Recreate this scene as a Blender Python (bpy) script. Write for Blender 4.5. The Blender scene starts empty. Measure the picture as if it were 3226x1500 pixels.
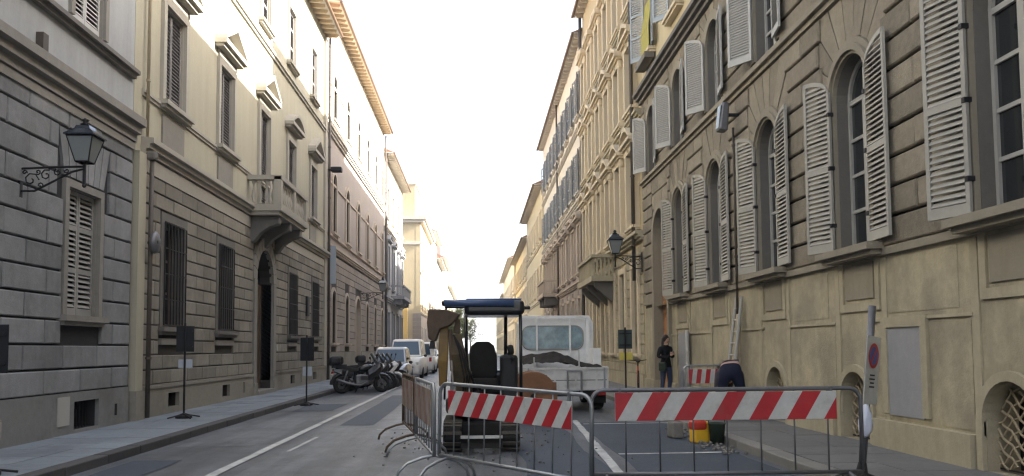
import bpy, bmesh, math, random
from mathutils import Vector, Matrix
RAD = math.radians
rnd = random.Random(11)
sc = bpy.context.scene
col = sc.collection

# ------------------------------------------------------------------ camera, sky, sun, exposure
cam_d = bpy.data.cameras.new('camera')
cam = bpy.data.objects.new('camera', cam_d); col.objects.link(cam)
cam_d.sensor_width = 36; cam_d.lens = 28.649
cam_d.shift_y = 0.0583; cam_d.clip_start = 0.1; cam_d.clip_end = 6000
cam.matrix_world = (Matrix.Translation((0, 0, 1.52)) @ Matrix.Rotation(RAD(-2.4817), 4, 'Z')
                    @ Matrix.Rotation(RAD(90 + 3.5478), 4, 'X') @ Matrix.Rotation(-0.008, 4, 'Z'))
sc.camera = cam
SUN_EL, SUN_AZ = 29.0, 94.0          # azimuth clockwise from +Y (the street runs along +Y)
world = bpy.data.worlds.new('World'); sc.world = world; world.use_nodes = True
wn = world.node_tree.nodes; wl = world.node_tree.links
sky = wn.new('ShaderNodeTexSky'); sky.sky_type = 'NISHITA'; sky.sun_disc = False
sky.sun_elevation = RAD(SUN_EL); sky.sun_rotation = RAD(SUN_AZ)
sky.air_density = 1.0; sky.dust_density = 5.0; sky.ozone_density = 0.6; sky.altitude = 0
hs_ = wn.new("ShaderNodeHueSaturation"); hs_.inputs["Saturation"].default_value = .6
wl.new(sky.outputs["Color"], hs_.inputs["Color"])
wl.new(hs_.outputs["Color"], wn["Background"].inputs['Color'])
wn['Background'].inputs['Strength'].default_value = 0.11
sl = bpy.data.lights.new('sun', 'SUN'); sl.energy = 5.0; sl.angle = RAD(0.5); sl.color = (1.0, 0.95, 0.87)
so = bpy.data.objects.new('sun', sl); col.objects.link(so)
sd = Vector((math.sin(RAD(SUN_AZ)) * math.cos(RAD(SUN_EL)), math.cos(RAD(SUN_AZ)) * math.cos(RAD(SUN_EL)), math.sin(RAD(SUN_EL))))
so.rotation_euler = sd.to_track_quat('Z', 'Y').to_euler(); so.location = (40, -10, 40)
sc.view_settings.view_transform = 'Standard'; sc.view_settings.look = 'None'
sc.view_settings.gamma = 1; sc.view_settings.use_curve_mapping = False
sc.view_settings.exposure = 2.55
sc.cycles.max_bounces = 8; sc.cycles.diffuse_bounces = 4; sc.cycles.glossy_bounces = 3
sc.cycles.transmission_bounces = 4; sc.cycles.volume_bounces = 0
sc.cycles.use_denoising = True
sc.cycles.filter_width = 1.3

# ------------------------------------------------------------------ materials
MATS = {}
def mat(name, c, rough=.8, big=.12, fine=.1, per=0.0, bump=.25, bscale=40, stain=None, metal=0, spec=.3, streak=0.0,
        big_s=.5, fine_s=9, coat=0, ystreak=0, stain_s=.45, stain_t=.6):
    if name in MATS: return MATS[name]
    m = bpy.data.materials.new(name); m.use_nodes = True; MATS[name] = m
    N = m.node_tree.nodes; Lk = m.node_tree.links; b = N['Principled BSDF']
    b.inputs['Roughness'].default_value = rough; b.inputs['Metallic'].default_value = metal
    b.inputs['Specular IOR Level'].default_value = spec
    b.inputs['Coat Weight'].default_value = coat
    b.inputs['Base Color'].default_value = (*c, 1)
    g = N.new('ShaderNodeNewGeometry')
    def math_(op, a, bb):
        n = N.new('ShaderNodeMath'); n.operation = op
        for i, v in enumerate((a, bb)):
            if isinstance(v, (int, float)): n.inputs[i].default_value = v
            else: Lk.new(v, n.inputs[i])
        return n.outputs[0]
    def noise(scale, detail=4, vec=None, rough_=.6):
        n = N.new('ShaderNodeTexNoise'); n.inputs['Scale'].default_value = scale; n.inputs['Detail'].default_value = detail
        n.inputs['Roughness'].default_value = rough_
        Lk.new(vec if vec else g.outputs['Position'], n.inputs['Vector']); return n.outputs['Fac']
    def centred(fac, amt): return math_('MULTIPLY', math_('SUBTRACT', fac, .5), amt * 3.2)
    f = 1.0
    if big: f = math_('ADD', centred(noise(big_s, 5), big), f)
    if fine: f = math_('ADD', centred(noise(fine_s, 6, rough_=.7), fine), f)
    if streak:
        mp = N.new('ShaderNodeMapping'); mp.inputs['Scale'].default_value = (2.2, 2.2, .16)
        Lk.new(g.outputs['Position'], mp.inputs['Vector'])
        f = math_('ADD', centred(noise(1.6, 5, mp.outputs['Vector']), streak), f)
    if ystreak:
        mp = N.new('ShaderNodeMapping'); mp.inputs['Scale'].default_value = (1.7, .13, 1)
        Lk.new(g.outputs['Position'], mp.inputs['Vector'])
        f = math_('ADD', centred(noise(1.5, 6, mp.outputs['Vector']), ystreak), f)
    if per:
        oi = N.new('ShaderNodeObjectInfo')
        f = math_('ADD', math_('MULTIPLY', math_('SUBTRACT', oi.outputs['Random'], .5), per * 2), f)
    colour = None
    if not isinstance(f, float):
        f = math_('MAXIMUM', f, .25)
        vm = N.new('ShaderNodeVectorMath'); vm.operation = 'SCALE'; vm.inputs[0].default_value = c
        Lk.new(f, vm.inputs['Scale']); colour = vm.outputs[0]
    if stain:
        rp = N.new('ShaderNodeValToRGB'); rp.color_ramp.elements[0].position = stain_t - .08; rp.color_ramp.elements[1].position = stain_t + .14
        Lk.new(noise(stain_s, 7, rough_=.68), rp.inputs['Fac'])
        mx = N.new('ShaderNodeMix'); mx.data_type = 'RGBA'
        Lk.new(math_('MULTIPLY', rp.outputs['Color'], .75), mx.inputs[0])
        if colour: Lk.new(colour, mx.inputs[6])
        else: mx.inputs[6].default_value = (*c, 1)
        mx.inputs[7].default_value = (*stain, 1); colour = mx.outputs[2]
    if colour: Lk.new(colour, b.inputs['Base Color'])
    if bump:
        bp = N.new('ShaderNodeBump'); bp.inputs['Strength'].default_value = bump; bp.inputs['Distance'].default_value = .02
        Lk.new(noise(bscale, 5), bp.inputs['Height']); Lk.new(bp.outputs['Normal'], b.inputs['Normal'])
    return m

def glass_mat(name, c, rough=.06):
    if name in MATS: return MATS[name]
    m = bpy.data.materials.new(name); m.use_nodes = True; MATS[name] = m
    b = m.node_tree.nodes['Principled BSDF']
    b.inputs['Base Color'].default_value = (*c, 1); b.inputs['Roughness'].default_value = rough
    b.inputs['Specular IOR Level'].default_value = .7
    return m

M = dict(
    grey_block=mat('grey_block', (.215, .218, .222), .85, .18, .2, per=.2, bump=.4, stain=(.13, .13, .128), stain_t=.56, streak=.14),
    grey_joint=mat('grey_joint', (.035, .035, .038), .9),
    grey_plinth=mat('grey_plinth', (.20, .198, .19), .85, .15, .12, bump=.4, stain=(.09, .08, .07)),
    grey_plaster=mat('grey_plaster', (.325, .333, .335), .85, .11, .07, bump=.15, streak=.12),
    stone_trim=mat('stone_trim', (.23, .215, .19), .8, .12, .1, bump=.3, streak=.1),
    dark_trim=mat('dark_trim', (.15, .14, .125), .8, .15, .1, bump=.3, streak=.1),
    brown_block=mat('brown_block', (.235, .215, .178), .85, .18, .2, per=.2, bump=.45, stain=(.14, .125, .10), stain_t=.56, streak=.14),
    brown_joint_and_shade=mat('brown_joint_and_shade', (.045, .04, .034), .9),
    brown_plinth=mat('brown_plinth', (.25, .23, .19), .85, .15, .12, bump=.4, stain=(.10, .09, .07)),
    cream_plaster=mat('cream_plaster', (.385, .358, .275), .85, .07, .05, bump=.15, streak=.09),
    cream_trim=mat('cream_trim', (.36, .335, .285), .8, .08, .06, bump=.2, streak=.06),
    tan_plaster=mat('tan_plaster', (.42, .368, .255), .85, .2, .18, bump=.5, streak=.18, stain=(.235, .212, .165), stain_s=.9, stain_t=.5),
    tan_trim=mat('tan_trim', (.385, .34, .24), .8, .18, .13, bump=.3, streak=.18),
    umber_block=mat('umber_block', (.25, .217, .165), .85, .18, .26, per=.2, bump=.8, stain=(.15, .12, .085), streak=.07),
    umber_joint=mat('umber_joint', (.045, .037, .028), .9),
    umber_trim=mat('umber_trim', (.265, .235, .18), .8, .12, .1, bump=.3, streak=.12),
    honey_plaster=mat('honey_plaster', (.47, .385, .24), .85, .07, .05, bump=.15, streak=.08),
    honey_trim=mat('honey_trim', (.60, .51, .37), .8, .08, .06, bump=.2, streak=.08),
    yellow_plaster=mat('yellow_plaster', (.55, .465, .30), .85, .08, .05, bump=.15, streak=.08),
    rose_plaster=mat('rose_plaster', (.34, .295, .265), .85, .07, .05, bump=.15, streak=.06),
    rose_block=mat('rose_block', (.29, .25, .215), .85, .08, .1, per=.12, bump=.4),
    rose_trim=mat('rose_trim', (.43, .36, .29), .8, .08, .06, bump=.2),
    pale_plaster=mat('pale_plaster', (.60, .55, .46), .85, .06, .05, bump=.15, streak=.06),
    pale_trim=mat('pale_trim', (.50, .46, .40), .8, .08, .06, bump=.2),
    slate_stone=mat('slate_stone', (.30, .30, .31), .8, .1, .08, bump=.2, streak=.08),
    ochre_plaster=mat('ochre_plaster', (.62, .40, .13), .85, .08, .05, bump=.15),
    shutter_grey=mat('shutter_grey', (.355, .34, .30), .6, .08, .08, per=.05, bump=.08, streak=.06),
    shutter_taupe=mat('shutter_taupe', (.175, .165, .16), .6, .06, .06, per=.05, bump=.08),
    shutter_pale=mat('shutter_pale', (.43, .425, .41), .6, .05, .06, per=.05, bump=.08, streak=.05),
    shutter_dull=mat('shutter_dull', (.27, .265, .25), .6, .06, .06, per=.05, bump=.08),
    shutter_blue=mat('shutter_blue', (.17, .19, .215), .6, .05, .06, per=.05, bump=.08),
    wood_white=mat('wood_white', (.38, .37, .34), .5, .05, .05, bump=.05),
    wood_brown=mat('wood_brown', (.105, .075, .05), .55, .2, .15, bump=.2, streak=.25),
    wood_orange=mat('wood_orange', (.36, .165, .07), .5, .2, .15, bump=.2, streak=.2),
    glass=glass_mat('glass', (.022, .025, .028)),
    glass_blue=glass_mat('glass_blue', (.04, .075, .12)),
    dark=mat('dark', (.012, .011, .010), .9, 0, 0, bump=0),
    iron=mat('iron', (.022, .022, .024), .55, .1, .1, bump=.1, metal=.3),
    pipe_dark=mat('pipe_dark', (.075, .062, .05), .5, .15, .1, bump=.1),
    pipe_tan=mat('pipe_tan', (.35, .29, .20), .5, .15, .1, bump=.1),
    copper=mat('copper', (.16, .10, .06), .5, .15, .1, bump=.1),
    rafter=mat('rafter', (.42, .32, .21), .7, .1, .1, bump=.2),
    soffit=mat('soffit', (.60, .50, .37), .7, .1, .1, bump=.2),
    soffit_dark=mat('soffit_dark', (.46, .42, .37), .7, .1, .1, bump=.2),
    tiles=mat('tiles', (.26, .14, .085), .85, .2, .2, per=.1, bump=.5, bscale=9),
    asphalt=mat('asphalt', (.095, .103, .117), .46, .36, .3, bump=.7, bscale=60, stain=(.038, .042, .048), big_s=1.6, stain_s=.55, stain_t=.52, spec=.5, ystreak=.75),
    asphalt_old=mat('asphalt_old', (.132, .140, .154), .5, .36, .3, bump=.7, bscale=60, stain=(.075, .078, .085), big_s=1.8, stain_s=1.1, stain_t=.6, spec=.45, ystreak=.7),
    asphalt_new=mat('asphalt_new', (.045, .058, .08), .65, .26, .3, bump=.6, bscale=110, spec=.45),
    ground=mat('ground', (.12, .115, .105), .9, .2, .1),
    slab=mat('slab', (.20, .225, .25), .6, .22, .2, per=.12, bump=.3, stain=(.095, .10, .115), stain_s=.7, spec=.4),
    slab_warm=mat('slab_warm', (.15, .147, .145), .75, .15, .14, per=.12, bump=.3, stain=(.085, .085, .09), stain_s=.7),
    kerb=mat('kerb', (.075, .072, .072), .75, .15, .15, per=.15, bump=.3),
    kerb_light=mat('kerb_light', (.20, .192, .175), .75, .15, .15, per=.1, bump=.3),
    paint=mat('paint', (.52, .52, .51), .7, .12, .3, bump=.3, bscale=90, stain=(.20, .20, .20), stain_s=2.2, stain_t=.55),
    steel=mat('steel', (.34, .35, .36), .42, .15, .2, bump=.05, metal=.75),
    steel_dark=mat('steel_dark', (.17, .17, .178), .5, .15, .2, bump=.05, metal=.6),
    red_film=mat('red_film', (.40, .018, .025), .45, .2, .2, bump=.05, spec=.5, stain=(.26, .06, .055), stain_s=4, stain_t=.6),
    white_film=mat('white_film', (.50, .50, .48), .45, .12, .16, bump=.05, stain=(.33, .31, .28), stain_s=4, stain_t=.58),
    white_paint=mat('white_paint', (.80, .80, .79), .35, .04, .05, bump=.02, stain=(.50, .48, .44), stain_s=2, coat=.3),
    white_dirty=mat('white_dirty', (.60, .59, .57), .5, .1, .1, bump=.05, stain=(.34, .32, .29), stain_s=3, stain_t=.55),
    silver_paint=mat('silver_paint', (.30, .32, .35), .3, .03, .03, bump=0, metal=.6, coat=.4),
    navy_paint=mat('navy_paint', (.03, .06, .14), .25, 0, 0, bump=0, coat=.5),
    blue_paint=mat('blue_paint', (.10, .22, .42), .3, 0, 0, bump=0, coat=.5),
    black_paint=mat('black_paint', (.014, .014, .016), .28, 0, 0, bump=0, coat=.5),
    black_plastic=mat('black_plastic', (.02, .02, .021), .55, .1, .1, bump=.1),
    canopy_blue_sheen=mat('canopy_blue_sheen', (.05, .085, .18), .3, .1, .1, bump=.05, coat=.3),  # blue sheen of the canopy top put into the colour
    rubber=mat('rubber', (.020, .019, .018), .85, .2, .2, bump=.3),
    track_dust=mat('track_dust', (.085, .075, .062), .9, .3, .3, bump=.4, fine_s=20),
    digger_yellow=mat('digger_yellow', (.25, .155, .05), .5, .15, .2, bump=.1, stain=(.16, .11, .06), stain_s=3, stain_t=.5),
    chrome=mat('chrome', (.6, .6, .6), .2, 0, 0, bump=0, metal=1),
    rust=mat('rust', (.10, .07, .05), .8, .3, .3, bump=.3),
    soil=mat('soil', (.022, .019, .016), .95, .3, .3, bump=1, bscale=18),
    ply=mat('ply', (.25, .125, .065), .7, .15, .15, bump=.2, stain=(.14, .07, .04), stain_s=3),
    sign_back=mat('sign_back', (.013, .014, .017), .6, .15, .1, bump=.05),
    sign_green=mat('sign_green', (.045, .06, .058), .6, .15, .1, bump=.05),
    paper=mat('paper', (.40, .43, .48), .8, .1, .1, bump=.1),
    paper_yellow=mat('paper_yellow', (.62, .52, .12), .8, .1, .1, bump=.1),
    bag=mat('bag', (.62, .65, .76), .4, .15, .15, bump=.4, bscale=20),
    sign_blue=mat('sign_blue', (.06, .09, .30), .4, 0, .1, bump=0),
    yellow_plastic=mat('yellow_plastic', (.75, .44, .03), .4, .1, .1, bump=.05),
    red_plastic=mat('red_plastic', (.5, .05, .03), .4, .1, .1, bump=.05),
    green_dark=mat('green_dark', (.03, .045, .03), .6, .1, .1, bump=.1),
    lens_red=mat('lens_red', (.35, .015, .01), .2, 0, 0, bump=0),
    lens_clear=mat('lens_clear', (.55, .57, .6), .12, 0, 0, bump=0),
    lamp_glass=mat('lamp_glass', (.22, .24, .24), .12, .1, 0, bump=0),
    skin=mat('skin', (.50, .30, .21), .6, 0, .05, bump=0),
    hair=mat('hair', (.018, .012, .010), .5, .1, .2, bump=.6, bscale=60),
    jacket=mat('jacket', (.012, .012, .014), .8, .1, .1, bump=.3),
    jeans=mat('jeans', (.035, .05, .085), .85, .1, .1, bump=.3, bscale=120),
    navy_cloth=mat('navy_cloth', (.010, .013, .030), .9, .1, .1, bump=.3, bscale=60),
    shirt_pink=mat('shirt_pink', (.5, .32, .28), .8, .1, .1, bump=.2),
    awning=mat('awning', (.36, .32, .06), .7, .1, .08, bump=.1),
    pale_blue=mat('pale_blue', (.36, .40, .44), .6, .05, .05, bump=.05),
    leaf=mat('leaf', (.09, .11, .035), .7, .3, .3, per=.0, bump=0),
    bark=mat('bark', (.10, .075, .05), .9, .2, .2, bump=.5),
    hill=mat('hill', (.10, .12, .10), 1, .2, .1, bump=0),
)

# ------------------------------------------------------------------ mesh helpers
ORG = {}
class MB:
    def __init__(s): s.v = []; s.f = []
    def add(s, vs, fs):
        o = len(s.v); s.v += [Vector(v) for v in vs]; s.f += [tuple(i + o for i in f) for f in fs]; return s
    def box(s, x0, x1, y0, y1, z0, z1):
        return s.add([(x, y, z) for z in (z0, z1) for x, y in ((x0, y0), (x1, y0), (x1, y1), (x0, y1))],
                     [(0, 3, 2, 1), (4, 5, 6, 7), (0, 1, 5, 4), (1, 2, 6, 5), (2, 3, 7, 6), (3, 0, 4, 7)])
    def obox(s, c, size, rot=None, taper=1.0):
        hx, hy, hz = (d / 2 for d in size); m = rot or Matrix.Identity(3); c = Vector(c)
        vs = [c + m @ Vector((x * k, y * k, z)) for z, k in ((-hz, 1), (hz, taper)) for x, y in ((-hx, -hy), (hx, -hy), (hx, hy), (-hx, hy))]
        return s.add(vs, [(0, 3, 2, 1), (4, 5, 6, 7), (0, 1, 5, 4), (1, 2, 6, 5), (2, 3, 7, 6), (3, 0, 4, 7)])
    def prism(s, poly, d):
        n = len(poly); d = Vector(d); p = [Vector(q) for q in poly]
        return s.add(p + [q + d for q in p], [tuple(range(n - 1, -1, -1)), tuple(range(n, 2 * n))] + [(i, (i + 1) % n, n + (i + 1) % n, n + i) for i in range(n)])
    def loft(s, rings, cap=True, closed=False):
        n = len(rings[0]); vs = [p for r in rings for p in r]; fs = []
        k = len(rings)
        for i in range(k if closed else k - 1):
            a, b = i * n, ((i + 1) % k) * n
            fs += [(a + j, a + (j + 1) % n, b + (j + 1) % n, b + j) for j in range(n)]
        if cap and not closed: fs += [tuple(range(n - 1, -1, -1)), tuple(range((k - 1) * n, k * n))]
        return s.add(vs, fs)
    def tube(s, pts, r, n=8, closed=False):
        pts = [Vector(p) for p in pts]; rings = []; up = None
        for i, p in enumerate(pts):
            if closed: t = (pts[(i + 1) % len(pts)] - pts[i - 1])
            else: t = pts[min(i + 1, len(pts) - 1)] - pts[max(i - 1, 0)]
            t.normalize()
            if up is None:
                up = Vector((0, 0, 1)) if abs(t.z) < .9 else Vector((1, 0, 0))
            a = t.cross(up); 
            if a.length < 1e-4: a = t.cross(Vector((0, 1, 0)))
            a.normalize(); b = a.cross(t); up = b
            rr = r[i] if isinstance(r, (list, tuple)) else r
            rings.append([p + (a * math.cos(q) + b * math.sin(q)) * rr for q in (2 * math.pi * k / n for k in range(n))])
        return s.loft(rings, True, closed)
    def lathe(s, prof, n=16, m=None, cap=True):
        m = m or Matrix.Identity(4)
        rings = [[m @ Vector((r * math.cos(2 * math.pi * k / n), r * math.sin(2 * math.pi * k / n), z)) for k in range(n)] for r, z in prof]
        return s.loft(rings, cap)
    def torus(s, c, R_, r, m=None, n=20, k=8):
        m = m or Matrix.Identity(3); c = Vector(c)
        pts = [c + m @ Vector((R_ * math.cos(2 * math.pi * i / n), R_ * math.sin(2 * math.pi * i / n), 0)) for i in range(n)]
        return s.tube(pts, r, k, True)
    def ball(s, c, rad, n=12, k=8, m=None):
        rx, ry, rz = rad if isinstance(rad, (tuple, list)) else (rad,) * 3; c = Vector(c); m = m or Matrix.Identity(3)
        rings = []
        for i in range(k + 1):
            t = math.pi * i / k; q = max(math.sin(t), .03)
            rings.append([c + m @ Vector((rx * q * math.cos(2 * math.pi * j / n), ry * q * math.sin(2 * math.pi * j / n), -rz * math.cos(t))) for j in range(n)])
        return s.loft(rings)
    def tx(s, m):
        s.v = [m @ v for v in s.v]; return s
    def build(s, name, material, parent=None, smooth=False, bevel=0, sub=0, kind=None, label=None, seg=2, centre=True):
        me = bpy.data.meshes.new(name)
        if centre:
            c = Vector([(min(v[i] for v in s.v) + max(v[i] for v in s.v)) / 2 for i in range(3)])
        else: c = Vector(ORG[parent]) if parent is not None else Vector((0, 0, 0))
        me.from_pydata([v - c for v in s.v], [], s.f)
        if smooth: me.shade_smooth()
        me.materials.append(material if not isinstance(material, str) else M[material])
        o = bpy.data.objects.new(name, me); col.objects.link(o)
        ORG[o] = c
        if parent is not None:
            o.parent = parent; o.location = c - ORG[parent]
        else: o.location = c
        if bevel:
            b = o.modifiers.new('bevel', 'BEVEL'); b.width = bevel; b.segments = seg; b.limit_method = 'ANGLE'; b.angle_limit = RAD(35)
        if sub:
            q = o.modifiers.new('sub', 'SUBSURF'); q.levels = sub; q.render_levels = sub
        if kind: o['kind'] = kind
        if label: o['label'] = label
        return o
def thing(name, label, cat, loc=(0, 0, 0), rz=0, group=None, local=True, rx=0, ry=0):
    o = bpy.data.objects.new(name, None); col.objects.link(o); o.empty_display_size = .2
    o.location = loc; o.rotation_euler = (rx, ry, rz); o['label'] = label; o['category'] = cat
    if group: o['group'] = group
    ORG[o] = Vector((0, 0, 0)) if local else Vector(loc)
    return o
def copy_part(src, parent, loc, rot=None, scale=None):
    o = src.copy(); col.objects.link(o); o.parent = parent; o.location = loc
    if rot: o.rotation_euler = rot
    if scale: o.scale = scale
    return o
def structure(o): o['kind'] = 'structure'; return o
RZ = lambda a: Matrix.Rotation(a, 3, 'Z')
RX = lambda a: Matrix.Rotation(a, 3, 'X')
RY = lambda a: Matrix.Rotation(a, 3, 'Y')

# ------------------------------------------------------------------ ground, road, pavements
LX, RX_ = -7.0, 5.65
KL, KR = -5.0, 3.85
structure(MB().box(-800, 800, -200, 2000, -.6, -.012).build('ground', 'ground'))
road = structure(MB().add([(KL - .05, -14, 0), (KR + .05, -14, 0), (KR + .05, 420, 0), (KL - .05, 420, 0)], [(0, 1, 2, 3)]).build('road', 'asphalt'))
def sheet(name, pts, z, m, parent=None, **k):
    return MB().add([(x, y, z) for x, y in pts], [tuple(range(len(pts)))]).build(name, m, parent, **k)
def wobbly(x0, x1, y0, y1, n=7, a=.06):
    P = []
    for i in range(n): P.append((x0 + (x1 - x0) * i / n, y0 + rnd.uniform(-a, a)))
    for i in range(n): P.append((x1 + rnd.uniform(-a, a), y0 + (y1 - y0) * i / n))
    for i in range(n): P.append((x1 - (x1 - x0) * i / n, y1 + rnd.uniform(-a, a)))
    for i in range(n): P.append((x0 + rnd.uniform(-a, a), y1 - (y1 - y0) * i / n))
    return P
sheet('asphalt_patch', wobbly(-2.95, .55, 7.0, 21.0, 9, .09), .004, 'asphalt_old', road, label='paler worn asphalt strip')
sheet('asphalt_patch', wobbly(.62, 1.62, 6.5, 16.5, 9, .05), .004, 'asphalt_new', road, label='dark fresh asphalt beside the digger')
sheet('asphalt_patch', wobbly(1.98, 3.7, 8.2, 16.6, 9, .03), .004, 'asphalt_new', road, label='dark asphalt parking bay')
sheet('asphalt_patch', wobbly(-2.2, -1.25, 9.6, 13.4, 6, .08), .008, 'asphalt', road)
sheet('asphalt_patch', wobbly(-4.8, -3.45, 13.2, 18.4, 6, .07), .004, 'asphalt_old', road)
def stripe(x0, y0, x1, y1, w, name='road_marking', z=.012, breaks=True):
    a, b = Vector((x0, y0, 0)), Vector((x1, y1, 0)); t = (b - a).normalized(); n = Vector((-t.y, t.x, 0)) * w / 2
    L = (b - a).length; k = max(2, int(L / .5)); lft = []; rgt = []
    for i in range(k + 1):
        p = a + t * L * i / k
        lft.append(p + n * (1 + rnd.uniform(-.18, .12))); rgt.append(p - n * (1 + rnd.uniform(-.18, .12)))
    mb = MB()
    mb.add([(p.x, p.y, z) for p in lft + rgt], [(i, i + 1, k + 2 + i, k + 1 + i) for i in range(k)])
    return mb.build(name, 'paint', road)
stripe(-3.24, 5, -3.12, 60, .13)
stripe(-2.82, 12.4, -2.78, 14.4, .07)
stripe(1.63, 8.2, 2.02, 17, .13)
stripe(2.0, 11.6, 3.72, 11.65, .11)
stripe(2.1, 16.2, 3.8, 16.25, .12)
stripe(-1.9, 15.6, -.9, 15.7, .10)
stripe(2.5, 26, 2.5, 60, .12)
M['tar'] = mat('tar', (.05, .052, .056), .5, .1, .2, bump=.3)
def tar_seam(pts, w=.022):
    L = []; 
    for (xa, ya), (xb, yb) in zip(pts, pts[1:]):
        for k in range(6): q = k / 6; L.append(Vector((xa + (xb - xa) * q + rnd.uniform(-.03, .03), ya + (yb - ya) * q + rnd.uniform(-.03, .03), 0)))
    mb = MB(); n = len(L); vs = []
    for i, p in enumerate(L):
        d = (L[min(i + 1, n - 1)] - L[max(i - 1, 0)]).normalized(); s_ = Vector((-d.y, d.x, 0)) * w * rnd.uniform(.3, .7)
        vs += [(p.x + s_.x, p.y + s_.y, .0165), (p.x - s_.x, p.y - s_.y, .0165)]
    mb.add(vs, [(2 * i, 2 * i + 1, 2 * i + 3, 2 * i + 2) for i in range(n - 1)])
    mb.build('tar_seam', 'tar', road)
for x0, x1, y0, y1, m_ in ((-4.75, -4.1, 9.2, 11.6, 'asphalt_new'), (-2.75, -2.1, 16.5, 27.0, 'asphalt_new'), (-1.0, .3, 22.0, 24.4, 'asphalt_old'), (-4.6, -3.6, 20.5, 23.0, 'asphalt_new'), (-.2, .5, 7.2, 9.0, 'asphalt')):
    sheet('asphalt_patch', wobbly(x0, x1, y0, y1, 5, .025), .0085, m_, road)

def pavement(name, xk, xw, m, mk, kerb_w, y0, y1, slab_l, n_across):
    s = 1 if xw > xk else -1
    base = MB(); base.box(min(xk + s * .02, xw + s * .3), max(xk + s * .02, xw + s * .3), -14, 420, -.4, .10)
    p = structure(base.build(name, 'slab'))
    # kerb stones
    y = y0; i = 0
    while y < y1:
        L = rnd.uniform(.9, 1.2) * (1 if y < 45 else 2.5); d = rnd.uniform(-.006, .006)
        MB().box(min(xk + d, xk + s * kerb_w), max(xk + d, xk + s * kerb_w), y + .005, y + L - .005, -.1, .125 + rnd.uniform(-.004, .004)).build('kerb_stone', mk, p, bevel=.015, seg=2 if y < 20 else 1)
        y += L
    y = y0; r = 0
    xa, xb = xk + s * (kerb_w + .006), xw
    w = (xb - xa) / n_across
    while y < y1:
        L = slab_l * rnd.uniform(.9, 1.1) * (1 if y < 40 else 3)
        cuts = [0] + [(k + (rnd.uniform(-.15, .15))) / n_across for k in range(1, n_across)] + [1]
        for a, b in zip(cuts, cuts[1:]):
            X0, X1 = xa + (xb - xa) * a, xa + (xb - xa) * b
            X0, X1 = min(X0, X1) + .004, max(X0, X1) - .004
            MB().box(X0, X1, y + .004, y + L - .004, .05, .12 + rnd.uniform(-.003, .003)).build('paving_slab', m, p)
        y += L
    return p
pavement('pavement_left', KL, LX, 'slab', 'kerb', .22, 6, 77, .75, 3)
pavement('pavement_right', KR, RX_, 'slab_warm', 'kerb_light', .25, 6, 66, .75, 2)

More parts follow.
